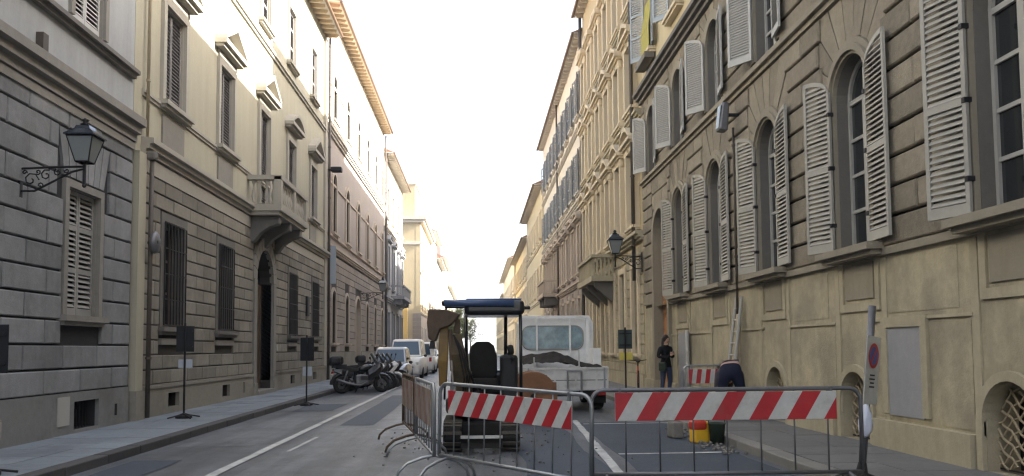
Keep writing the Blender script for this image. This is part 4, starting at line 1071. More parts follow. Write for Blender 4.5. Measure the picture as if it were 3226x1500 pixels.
MB().box(-.02, .06, -.22, .22, -.4, .4).build('plate', 'sign_back', t, bevel=.01); MB().box(.06, .065, -.18, .18, -.36, .36).build('face', 'iron', t)

# ------------------------------------------------------------------ crowd barriers
def barrier(label, p0, p1, board, z=0, h=1.10, zb=.29, nb=9, faded=False, period=.31, slant=.22, tilt=0, feet=True, m='steel', board_u=(.06, .94), bh=(.74, 1.03), face=-1):
    a, c = Vector((*p0, 0)), Vector((*p1, 0)); L = (c - a).length; mid = (a + c) / 2
    t = thing('crowd_barrier', label, 'barrier', (mid.x, mid.y, z), math.atan2(c.y - a.y, c.x - a.x), group='steel crowd barriers round the works', ry=tilt)
    x0, x1, r = -L / 2, L / 2, .12
    path = [(x0, 0, zb), (x0, 0, h - r)] + [(x0 + r - r * math.cos(q), 0, h - r + r * math.sin(q)) for q in (.4, .8, 1.2)] + [(x0 + r, 0, h), (x1 - r, 0, h)] + [(x1 - r + r * math.sin(q), 0, h - r + r * math.cos(q)) for q in (.4, .8, 1.2)] + [(x1, 0, h - r), (x1, 0, zb)]
    MB().tube(path, .021, 10).build('frame', m, t, smooth=True)
    MB().tube([(x0, 0, zb), (x1, 0, zb)], .020, 10).build('bottom_rail', m, t, smooth=True)
    bp = None
    for i in range(1, nb):
        x = x0 + L * i / nb
        if bp is None: bp = MB().tube([(x, 0, zb), (x, 0, h)], .0085, 6).build('bar', m, t, smooth=True); bl = bp.location.copy(); bx = x
        else: copy_part(bp, t, bl + Vector((x - bx, 0, 0)))
    if feet:
        for x in (x0 + .14, x1 - .14):
            pts = [(x, -.42, .02), (x, -.40, .10), (x, -.30, .19), (x, -.12, .25), (x, 0, .27), (x, .12, .25), (x, .30, .19), (x, .40, .10), (x, .42, .02)]
            MB().tube(pts, .018, 8).build('foot', m, t, smooth=True)
            MB().tube([(x, 0, .26), (x, 0, zb + .02)], .016, 6).build('foot_stem', m, t)
    if board:
        bx0, bx1 = x0 + L * board_u[0], x0 + L * board_u[1]; y = face * .032
        bo = MB().box(bx0, bx1, min(y, y + .012 * -face), max(y, y + .012 * -face), bh[0], bh[1]).build('warning_board', M['white_film'] if not faded else M['faded_white'], t, bevel=.003, seg=1)
        x = bx0 - slant
        yy = y + face * .003
        k = 0
        while x < bx1:
            q = [(x, bh[0]), (x + period / 2, bh[0]), (x + period / 2 + slant, bh[1]), (x + slant, bh[1])]
            # clip the parallelogram to the board
            def clip(poly, f):
                out = []
                for i, p in enumerate(poly):
                    n_ = poly[(i + 1) % len(poly)]; fa, fb_ = f(p), f(n_)
                    if fa >= 0: out.append(p)
                    if (fa >= 0) != (fb_ >= 0):
                        s_ = fa / (fa - fb_); out.append((p[0] + (n_[0] - p[0]) * s_, p[1] + (n_[1] - p[1]) * s_))
                return out
            q = clip(q, lambda p: p[0] - bx0 - .002)
            if len(q) > 2: q = clip(q, lambda p: bx1 - .002 - p[0])
            if len(q) > 2:
                MB().prism([(p[0], y, p[1]) for p in q], (0, face * .002, 0)).build('red_stripe', 'red_film' if not faded else M['faded_red'], bo)
            x += period
        for xx in (bx0 + .05, bx1 - .05): MB().box(xx - .012, xx + .012, -.03, .03, bh[1] - .005, h + .02).build('board_clip', m, t)
    return t
M['faded_red'] = mat('faded_red', (.22, .12, .105), .7, .2, .3, bump=.1, stain=(.35, .27, .22), stain_s=3, stain_t=.5)
M['faded_white'] = mat('faded_white', (.30, .265, .235), .7, .2, .3, bump=.1, stain=(.25, .19, .15), stain_s=3, stain_t=.5)
barrier('crowd barrier with wide bold red and white board, square to the viewer right', (1.12, 8.02), (3.80, 7.98), True, period=.372, slant=.165, nb=8, board_u=(.085, .905), bh=(.80, 1.075), m='steel_dark', h=1.10, zb=.28)
barrier('crowd barrier with narrow red and white stripes in front of the digger', (-.44, 9.35), (1.06, 7.72), True, period=.262, slant=.15, nb=9, tilt=.028, board_u=(.08, .90), bh=(.76, 1.03))
barrier('crowd barrier with faded board running back beside the digger', (-.50, 9.55), (-.88, 11.80), True, faded=True, period=.62, slant=.30, nb=8, bh=(.60, 1.04), face=1)
barrier('farthest crowd barrier with rusty board left of the digger', (-.90, 11.98), (-1.26, 14.0), True, faded=True, period=.7, slant=.28, nb=8, bh=(.60, 1.04), face=1, m='rust')
barrier('small red and white barrier against the wall behind the bending worker', (4.40, 17.3), (5.3, 17.25), True, z=.12, h=1.0, zb=.2, nb=5, period=.19, slant=.04, bh=(.62, .92), board_u=(.12, .98))

# ------------------------------------------------------------------ temporary sign stands
def sign_stand(label, x, y, z, rz, h0, h1, w, m='sign_back', note=None, note_m='paper', base=True, side=1):
    t = thing('sign_stand', label, 'sign', (x, y, z), rz, group='temporary signs seen from behind')
    MB().tube([(0, 0, 0), (0, 0, h1 + .06)], .022, 8).build('pole', 'iron', t)
    MB().box(-w / 2, w / 2, .024, .034, h0, h1).build('sign_panel', m, t, bevel=.004, seg=1)
    for q in (.2, .8):
        z_ = h0 + (h1 - h0) * q; MB().box(-w / 2 + .03, w / 2 - .03, -.002, .022, z_ - .015, z_ + .015).build('channel', 'iron', t)
    if base:
        for k in range(4):
            a = k * math.pi / 2 + .6; MB().tube([(0, 0, .10), (math.cos(a) * .12, math.sin(a) * .12, .06), (math.cos(a) * .34, math.sin(a) * .34, .015)], .016, 6).build('foot', 'iron', t)
        MB().lathe([(.17, 0), (.17, .05), (.05, .07)], 14).build('weight', 'rubber', t)
    if note:
        MB().box(note[0], note[1], .024, .030, note[2], note[3]).build('notice', note_m, t, bevel=.05 if note[3] - note[2] > .15 else 0)
    return t
sign_stand('dark sign back on a thin pole by the barred windows, paper notice below', -6.12, 17.4, .12, .12, 1.38, 1.92, .36, note=(-.13, .15, 1.04, 1.22))
sign_stand('dark square sign back at the kerb with white paper, near the motorcycles', -4.66, 22.6, 0, -.1, 1.22, 1.86, .38, note=(-.12, .14, .80, 1.06))
sign_stand('dark sign back cut by the left edge of the picture', -5.60, 9.6, .12, .1, 1.16, 1.72, .42, note=(-.16, .16, .40, .62), note_m='faded_white')
sign_stand('green-grey sign back with a yellow notice on the right pavement', 4.02, 22.0, .12, -.05, 1.36, 1.88, .38, m='sign_green', note=(-.16, .2, 1.06, 1.26), note_m='paper_yellow')
# near leaning no-parking sign
t = thing('no_parking_sign', 'leaning no parking sign with a plastic bag tied to its pole', 'sign', (3.93, 8.3, .12), 0, ry=.10)
MB().tube([(0, 0, 0), (0, 0, 1.82)], .038, 12).build('pole', 'steel_dark', t, smooth=True)
MB().lathe([(.20, 0), (.20, .06), (.06, .10), (.04, .2)], 18).build('weight', 'rubber', t, smooth=True)
MB().box(-.19, .15, -.050, -.042, .80, 1.50).tx(Matrix.Rotation(RAD(42), 4, 'Z')).build('sign_panel', 'white_film', t)
rot = Matrix.Rotation(RAD(42), 4, 'Z') @ Matrix.Translation((-.02, -.009, 0))
def disc(r, z, y, n=28, r0=0, a0=0, a1=2 * math.pi):
    mb = MB()
    if r0: 
        pts = []
        for k in range(n): 
            a, c2 = 2 * math.pi * k / n, 2 * math.pi * (k + 1) / n
            mb.add([(r0 * math.cos(a), y, z + r0 * math.sin(a) * 1.0), (r * math.cos(a), y, z + r * math.sin(a)), (r * math.cos(c2), y, z + r * math.sin(c2)), (r0 * math.cos(c2), y, z + r0 * math.sin(c2))], [(0, 1, 2, 3)])
    else: mb.add([(r * math.cos(2 * math.pi * k / n), y, z + r * math.sin(2 * math.pi * k / n)) for k in range(n)], [tuple(range(n))])
    return mb
sc_ = Matrix.Identity(4)
disc(.125, 1.30, -.0445).tx(rot @ sc_).build('blue_disc', 'sign_blue', t)
disc(.13, 1.30, -.0465, r0=.095).tx(rot @ sc_).build('red_ring', 'red_film', t)
MB().obox((0, -.0475, 1.30), (.03, .001, .20), RY(RAD(40))).tx(rot @ sc_).build('red_bar', 'red_film', t)
for i, (wd, z) in enumerate(((.12, 1.10), (.14, 1.06), (.10, 1.02), (.13, .98))): MB().box(-wd / 2, wd / 2, -.0445, -.044, z - .008, z + .008).tx(rot).build('text_line', 'sign_back', t)
bg = MB(); rings = []
for k, (z, r) in enumerate(((.80, .035), (.76, .05), (.70, .085), (.62, .10), (.54, .095), (.48, .06), (.46, .02))):
    rings.append([(-.02 + r * .62 * (1 + .25 * math.sin(5 * q + k)) * math.cos(q), -.05 + r * .7 * (1 + .2 * math.cos(4 * q + k)) * math.sin(q), z) for q in (2 * math.pi * j / 14 for j in range(14))])
bg.loft(rings); bo = bg.build('plastic_bag', 'bag', None, smooth=True); bo.parent = t; bo.location = ORG[bo]
for z in (.42, .84): MB().tube([(0, 0, z), (0, 0, z + .06)], .036, 12).build('tape_band', 'white_film' if z < .6 else 'faded_white', t)

# ------------------------------------------------------------------ ladder
t = thing('ladder', 'aluminium ladder leaning on the tan wall behind the worker', 'ladder', (5.22, 17.0, .12), 0, ry=0)
bot, top = Vector((0, 0, 0)), Vector((.36, .1, 2.45))
for dy in (-.22, .22):
    MB().tube([bot + Vector((0, dy, 0)), top + Vector((0, dy * .8, 0))], .034, 6).build('stile', 'wood_white', t)
for k in range(1, 10):
    q = k / 10; p = bot.lerp(top, q); w = .22 - .044 * q; MB().tube([p + Vector((0, -w, 0)), p + Vector((0, w, 0))], .018, 6).build('rung', 'wood_white', t)

# ------------------------------------------------------------------ things by the worker
t = thing('jerry_can', 'yellow plastic canister with red cap by the kerb under the barrier', 'canister', (3.52, 12.9, .0), .2)
bd = MB().box(-.14, .14, -.10, .10, 0, .34).build('body', 'yellow_plastic', t, bevel=.04, seg=3)
MB().tube([(-.10, 0, .33), (-.10, 0, .41), (.08, 0, .42), (.09, 0, .33)], .022, 8).build('handle', 'yellow_plastic', t, smooth=True)
MB().box(-.155, .10, -.115, .115, .19, .36).build('red_rag', 'red_plastic', t, bevel=.06, seg=3)
MB().lathe([(.05, .33), (.05, .44), (.03, .45)], 12, Matrix.Translation((.02, -.02, 0))).build('cap', 'red_plastic', t, smooth=True)
t = thing('bucket', 'dark green bucket standing beside the yellow canister', 'bucket', (3.80 - .06, 12.7, 0))
MB().lathe([(.10, 0), (.13, .30), (.14, .31), (.14, .33), (.125, .33), (.09, .03)], 18).build('shell', 'green_dark', t, smooth=True)
MB().tube([(.135 * math.cos(q), 0, .32 + .13 * math.sin(q)) for q in (k * math.pi / 8 for k in range(9))], .006, 5).build('handle', 'iron', t)
t = thing('generator', 'small black generator with tubular frame behind the barrier', 'generator', (4.55, 16.4, .12), .1)
MB().box(-.28, .22, -.20, .20, .06, .34).build('engine', 'black_plastic', t, bevel=.04); MB().box(-.26, .20, -.18, .18, .36, .50).build('fuel_tank', 'green_dark', t, bevel=.05)
for y in (-.23, .23): MB().tube([(-.33, y, .0), (-.33, y, .52), (.27, y, .52), (.27, y, 0)], .016, 6).build('frame_hoop', 'steel', t)
MB().lathe([(.09, 0), (.09, .12)], 14, Matrix.Translation((-.28, -.1, .2)) @ Matrix.Rotation(RAD(-90), 4, 'Y')).build('recoil_cover', 'chrome', t)
t = thing('kerb_rubble', 'pale broken kerb stone lying beside the bucket', 'stone', (3.30, 13.6, 0))
MB().obox((0, 0, .14), (.2, .3, .26), RZ(.2), .86).build('stone', 'kerb_light', t, bevel=.03)
# cable drum
t = thing('cable_drum', 'brown wooden cable drum standing between the digger and the truck', 'cable drum', (1.12, 17.0, 0), RAD(8))
for y in (-.16, .16):
    MB().lathe([(.02, 0), (.50, 0), (.52, .01), (.52, .04), (.50, .05), (.02, .05)], 40, Matrix.Translation((0, y + .025, .52)) @ Matrix.Rotation(RAD(90), 4, 'X')).build('flange', 'ply', t)
MB().lathe([(.26, 0), (.26, .3)], 24, Matrix.Translation((0, .15, .52)) @ Matrix.Rotation(RAD(90), 4, 'X')).build('core', 'ply', t, smooth=False)
MB().lathe([(.06, 0), (.06, .02)], 12, Matrix.Translation((0, -.185, .52)) @ Matrix.Rotation(RAD(90), 4, 'X')).build('hub_plate', 'iron', t)
for k in range(5): MB().box(-.5 + k * .2 + .004, -.3 + k * .2 - .004, -.196, -.187, .52 - math.sqrt(max(.01, .5 ** 2 - (-.4 + k * .2) ** 2)) * .97, .52 + math.sqrt(max(.01, .5 ** 2 - (-.4 + k * .2) ** 2)) * .97).build('plank', 'ply', t)

# ------------------------------------------------------------------ mini digger
M['boom_dirty'] = mat('boom_dirty', (.10, .072, .035), .7, .3, .3, bump=.2, stain=(.04, .033, .025), stain_s=3, stain_t=.5)
t = thing('mini_digger', 'yellow and black tracked mini digger with open dark canopy coloured with a blue sheen', 'digger', (.06, 12.75, 0))
for sx in (-1, 1):
    x0, x1 = (.30, .55) if sx > 0 else (-.55, -.30)
    prof = [(-.78, .21), (-.72, .36), (-.55, .43), (.55, .43), (.72, .36), (.78, .21), (.70, .07), (.55, .0), (-.55, .0), (-.70, .07)]
    tr = MB().prism([(x0, y, z) for y, z in prof], (x1 - x0, 0, 0)).build('track', 'rubber', t, bevel=.03)
    # grouser pads along the belt
    n = len(prof)
    for i in range(n):
        (ya, za), (yb, zb) = prof[i], prof[(i + 1) % n]; L = math.hypot(yb - ya, zb - za); k = max(1, round(L / .11)); ang = math.atan2(zb - za, yb - ya)
        for j in range(k):
            q = (j + .5) / k; MB().obox(((x0 + x1) / 2, ya + (yb - ya) * q, za + (zb - za) * q), (x1 - x0 + .02, .05, .045), RX(ang)).build('track_pad', 'track_dust', tr)
    xo = x1 + .004 if sx > 0 else x0 - .004
    for y in (-.55, -.2, .15, .55): MB().lathe([(.10 if abs(y) < .5 else .15, -.012), (.10 if abs(y) < .5 else .15, .012)], 14, Matrix.Translation((xo, y, .20)) @ Matrix.Rotation(RAD(90), 4, 'Y')).build('roller', 'track_dust', tr)
MB().box(-.30, .30, -.5, .5, .16, .42).build('undercarriage', 'rubber', t, bevel=.03)
bl = MB().prism([(-.30, -.98, .10), (-.30, -.92, .17), (-.30, -.95, .27), (-.30, -.98, .27), (-.30, -.96, .17), (-.30, -1.01, .10)], (.60, 0, 0)).build('dozer_blade', 'rubber', t)
MB().box(-.30, .30, -1.0, -.96, .235, .275).build('worn_edge', 'white_dirty', bl)
for x in (-.25, .25): MB().box(x - .05, x + .05, -.93, -.4, .18, .24).build('blade_arm', 'rubber', t)
MB().lathe([(.30, .40), (.30, .52)], 24).build('slew_ring', 'iron', t)
hs = MB(); hs.loft([[(x * k, y * k + .18, z) for x, y in ((-.50, -.55), (.50, -.55), (.55, -.2), (.50, .45), (.28, .62), (-.28, .62), (-.50, .45), (-.55, -.2))] for z, k in ((.52, .96), (.58, 1.0), (.72, 1.0), (.76, .97))])
hs.build('deck', 'black_plastic', t, bevel=.02)
MB().box(-.48, .50, .18, .72, .76, 1.18).build('engine_cover', 'black_paint', t, bevel=.08, seg=3)
MB().box(-.45, .48, .172, .178, .85, 1.08).build('rear_grille', 'iron', t)
for k in range(6): MB().box(-.42, .44, .168, .173, .87 + k * .035, .885 + k * .035).build('grille_slat', 'black_plastic', t)
# seat
MB().box(-.20, .26, -.22, .18, .92, 1.06).build('seat_cushion', 'rubber', t, bevel=.05, seg=3)
st = MB(); st.loft([[(.03 + x * k, y + (z - 1.05) * .10, z) for x, y in ((-.20, .08), (-.22, .13), (-.18, .19), (.18, .19), (.22, .13), (.20, .08))] for z, k in ((1.05, .9), (1.15, 1.05), (1.40, 1.05), (1.56, .85), (1.63, .45))])
st.build('seat_back', 'rubber', t, smooth=True, bevel=.02)
MB().box(.30, .56, -.35, .25, .62, 1.42).build('side_console', 'black_plastic', t, bevel=.05)
for x in (-.40, .45): 
    lv = MB().tube([(x, -.30, .78), (x, -.32, 1.22), (x + .02, -.36, 1.34)], .014, 6).build('control_lever', 'iron', t); MB().ball((x + .02, -.37, 1.37), .032, 8, 6).build('lever_knob', 'black_plastic', lv, smooth=True)
MB().tube([(.40, .0, 1.30), (.47, -.05, 1.46), (.45, -.1, 1.55)], .05, 8).build('fuel_can_neck', 'black_plastic', t, smooth=True)
MB().box(-.48, -.30, -.1, .5, .76, .98).build('hydraulic_tank', 'digger_yellow', t, bevel=.03)
# canopy
for a, c2, r in (((-.23, .55, 1.15), (-.24, .50, 2.12), .030), ((.40, .55, 1.15), (.41, .50, 2.12), .030), ((.60, -.45, .76), (.60, -.42, 2.14), .026), ((-.55, -.45, .76), (-.52, -.42, 2.17), .017)):
    MB().tube([a, c2], r, 10).build('canopy_post', 'black_paint', t, smooth=True)
rf = MB(); rf.box(-.25, .66, -.50, .62, 2.02, 2.25); rf.build('canopy_roof', 'black_paint', t, bevel=.07, seg=4); MB().box(-.22, .62, -.44, .58, 2.25, 2.275).build('roof_pad', 'canopy_blue_sheen', t, bevel=.01)
MB().tube([(-.54, -.46, 2.205), (-.2, -.51, 2.20), (.50, -.51, 2.19)], .055, 10).build('canopy_front_tube', 'canopy_blue_sheen', t, smooth=True)
MB().tube([(-.54, -.46, 2.14), (-.2, -.40, 2.14)], .014, 8).build('canopy_brace', 'black_paint', t)
MB().ball((-.54, -.46, 2.205), .052, 10, 8).build('canopy_joint', 'black_paint', t, smooth=True)
MB().obox((.70, -.40, 2.13), (.10, .06, .05)).build('work_lamp', 'black_plastic', t, bevel=.01)
MB().box(.34, .37, -.53, -.50, 2.16, 2.24).build('roof_clip', 'white_dirty', t)
# boom, stick and bucket folded up on the left
def beam(name, pts, w, hgt, m):
    mb = MB(); rings = []
    for i, p in enumerate(pts):
        p = Vector(p); d = (Vector(pts[min(i + 1, len(pts) - 1)]) - Vector(pts[max(i - 1, 0)])).normalized()
        sd_ = d.cross(Vector((0, 1, 0))).normalized(); fd = sd_.cross(d)
        ww = w[i]; hh = hgt[i]; rings.append([p + sd_ * ww + fd * hh, p - sd_ * ww + fd * hh, p - sd_ * ww - fd * hh, p + sd_ * ww - fd * hh])
    return mb.loft(rings).build(name, m, t, bevel=.015)
beam('boom', [(-.24, -.50, .62), (-.29, -.72, 1.05), (-.33, -.84, 1.45), (-.36, -.80, 1.72)], [.12, .12, .10, .07], [.10, .13, .11, .07], 'boom_dirty')
beam('stick', [(-.56, -.72, .98), (-.555, -.80, 1.35), (-.54, -.82, 1.72), (-.52, -.80, 1.95)], [.055, .07, .065, .05], [.06, .09, .08, .05], 'digger_yellow')
MB().tube([(-.16, -.62, .72), (-.17, -.86, 1.18)], .036, 8).build('boom_cylinder', 'rust', t); MB().tube([(-.17, -.86, 1.18), (-.19, -.88, 1.44)], .02, 8).build('cylinder_rod', 'chrome', t)
MB().tube([(-.42, -.90, 1.20), (-.45, -.88, 1.80)], .03, 8).build('stick_cylinder', 'rust', t)
for k in range(3): MB().tube([(-.28 + .03 * k, -.66, .80), (-.24 + .04 * k, -1.0, 1.10 + .03 * k), (-.32 + .03 * k, -.96, 1.5), (-.40, -.86, 1.72)], .012, 5).build('hydraulic_hose', 'rubber', t)
MB().tube([(-.44, -.95, .78), (-.41, -1.0, 1.05), (-.43, -.95, 1.35)], .015, 6).build('pale_hose', 'faded_white', t)
bk = MB(); pr = [(-.30, 2.02), (-.52, 2.09), (-.76, 2.09), (-.78, 1.90), (-.76, 1.66), (-.66, 1.62), (-.60, 1.80), (-.44, 1.86)]
bk.prism([(x, -.98, z) for x, z in pr], (0, .36, 0)); bo = bk.build('bucket', 'rust', t, bevel=.02)
for k in range(4): MB().obox((-.71, -.95 + k * .10, 1.58), (.08, .05, .12), None, .5).build('tooth', 'iron', bo)
for k, (x0, x1, z0, z1) in enumerate(((-.40, -.18, .98, 1.05), (.0, .34, .88, .93))): MB().box(x0, x1, .160, .166, z0, z1).build('decal', 'white_dirty', t)
MB().tube([(-.20, -.56, .70), (-.05, -.80, .9), (-.18, -.95, 1.2), (-.30, -.90, 1.5)], .016, 6).build('hydraulic_hose', 'rubber', t)
MB().box(.20, .46, -.42, -.40, .55, .74).build('step_plate', 'white_dirty', t)
beam('bucket_link', [(-.36, -.80, 1.74), (-.34, -.80, 1.92), (-.42, -.80, 2.0)], [.05, .04, .04], [.05, .04, .04], 'rust')

# ------------------------------------------------------------------ tipper truck
t = thing('tipper_truck', 'white tipper truck carrying dark soil, seen from behind', 'truck', (2.10, 19.5, 0))
MB().box(-1.05, 1.05, 0, 2.0, .80, .90).build('bed_floor', 'white_dirty', t)
tg = MB().box(-1.04, 1.04, -.04, .0, .50, 1.05).build('tailgate', 'white_dirty', t, bevel=.012)
for x in (-.75, -.25, .25, .75): MB().box(x - .022, x + .022, -.062, -.04, .54, 1.02).build('rib', 'white_dirty', tg)
MB().box(-1.04, 1.04, -.066, -.04, 1.0, 1.05).build('top_rim', 'white_dirty', tg)
MB().box(-.9, -.86, -.07, -.04, .52, 1.04).build('latch', 'steel', tg); MB().box(.92, .96, -.07, -.04, .52, 1.04).build('latch', 'steel', tg); MB().box(-1.0, 1.0, -.0445, -.04, .74, .755).build('seam', 'iron', tg); MB().box(-.62, -.28, -.075, -.064, .60, .72).build('number_plate', 'white_film', tg); 
for x in (-1.05, 1.01): MB().box(x, x + .04, .01, 2.0, .60, 1.06).build('side_board', 'white_dirty', t, bevel=.01)
MB().box(.86, 1.06, 1.2, 2.0, 1.06, 1.50).build('side_locker', 'white_paint', t, bevel=.015)
# soil heap
hp = MB(); nx, ny = 22, 10
for i in range(nx + 1):
    for j in range(ny + 1):
        x = -1.0 + 2.0 * i / nx; y = .02 + 1.9 * j / ny; q = 1 - abs(j / ny - .5) * .9
        prof = .30 + .13 * math.exp(-((x + .2) / .38) ** 2) + .08 * math.exp(-((x + .75) / .3) ** 2) - .17 * max(0, x - .15)
        hp.v.append(Vector((x, y, .88 + max(.06, prof * 1.25 * q) + rnd.uniform(-.02, .025))))
for i in range(nx):
    for j in range(ny): a = i * (ny + 1) + j; hp.f.append((a, a + ny + 1, a + ny + 2, a + 1))
so_ = hp.build('soil_load', 'soil', t, kind='stuff', label='dark loose soil heaped in the bed')
# cab
cb = MB(); cb.loft([[(x, y, z) for x, y, z in ((-1.0, 2.1, .55), (-1.0, 2.1, 2.18), (-.90, 2.14, 2.38), (.90, 2.14, 2.38), (1.0, 2.1, 2.18), (1.0, 2.1, .55))],
                   [(x, y, z) for x, y, z in ((-1.0, 3.3, .55), (-1.0, 3.3, 2.18), (-.90, 3.2, 2.40), (.90, 3.2, 2.40), (1.0, 3.3, 2.18), (1.0, 3.3, .55))],
                   [(x, y, z) for x, y, z in ((-1.0, 4.0, .55), (-.98, 3.95, 1.25), (-.92, 3.8, 1.45), (.92, 3.8, 1.45), (.98, 3.95, 1.25), (1.0, 4.0, .55))]])
cab = cb.build('cab', 'white_paint', t, bevel=.04, seg=3)
def rrect(x0, x1, z0, z1, r, y, n=5):
    P_ = []
    for cx, cz, a in ((x1 - r, z1 - r, 0), (x0 + r, z1 - r, 90), (x0 + r, z0 + r, 180), (x1 - r, z0 + r, 270)):
        P_ += [(cx + r * math.cos(RAD(a + 90 * k / n)), y, cz + r * math.sin(RAD(a + 90 * k / n))) for k in range(n + 1)]
    return P_
MB().prism(rrect(-.88, .70, 1.50, 2.08, .20, 2.085), (0, .02, 0)).build('rear_window', M['truck_glass'] if 'truck_glass' in M else mat('truck_glass', (.24, .34, .38), .08, .4, .3, bump=0, spec=.8, big_s=2.5, fine_s=5), cab)  # pale cyan reflection put into the glass colour, varied by noise
MB().prism(rrect(-.92, .74, 1.46, 2.12, .23, 2.098), (0, .01, 0)).build('window_seal', 'steel', cab)
MB().tube([(p[0], p[1] - .0, p[2]) for p in rrect(-.90, .72, 1.48, 2.10, .21, 2.085)], .014, 6, True).build('window_gasket', 'shutter_grey', cab)
# headboard rack behind the cab
for x in (-.98, -.52, .36, .84): MB().box(x - .025, x + .025, 1.98, 2.03, .90, 2.34).build('rack_post', 'white_paint', t)
MB().box(-1.0, .87, 1.975, 2.035, 2.30, 2.37).build('rack_rail', 'white_paint', t)
MB().box(.78, .88, 1.985, 2.025, .95, 2.30).build('rack_column', 'white_paint', t)
for x, z1 in ((.34, 1.46), (-.74, 1.30)): MB().box(x - .015, x + .015, -.03, .0, .95, z1).build('stake', 'white_film', t)
MB().tube([(.05, -.10, .98), (.05, -.10, .55), ], .022, 6).build('tailgate_strut', 'steel', t); MB().tube([(.38, -.10, .98), (.38, -.10, .30)], .026, 6).build('tailgate_strut', 'steel', t); MB().tube([(.05, -.10, .98), (.38, -.10, .98)], .02, 6).build('strut_bar', 'steel', t)
for x in (-.4, .4): MB().box(x - .05, x + .05, .1, 3.9, .55, .72).build('chassis_rail', 'iron', t)
MB().box(-.95, .95, .05, .13, .36, .48).build('rear_bumper', 'iron', t, bevel=.01)
for x in (-.82, .82):
    MB().box(x - .16, x + .16, .02, .05, .38, .46).build('tail_light', 'lens_red', t, bevel=.008)
    MB().box(x - .2, x + .2, .28, .30, .18, .56).build('mud_flap', 'rubber', t)
def wheel(parent, x, y, r, w, m_rim='steel', axis='X'):
    base = Matrix.Translation((x, y, r)) @ Matrix.Rotation(RAD(90), 4, 'Y' if axis == 'X' else 'X')
    ty = MB().lathe([(r * .62, -w / 2), (r * .9, -w / 2), (r, -w * .36), (r, w * .36), (r * .9, w / 2), (r * .62, w / 2)], 26, base).build('tyre', 'rubber', parent, smooth=False)
    MB().lathe([(.03, -w * .42), (r * .3, -w * .40), (r * .55, -w * .46), (r * .63, -w * .5), (r * .63, w * .5), (r * .55, w * .46), (r * .3, w * .40), (.03, w * .42)], 20, base).build('rim', m_rim, ty)
    return ty
for x in (-.86, .86): wheel(t, x, .85, .34, .32)
for x in (-.88, .88): wheel(t, x, 3.3, .34, .2)

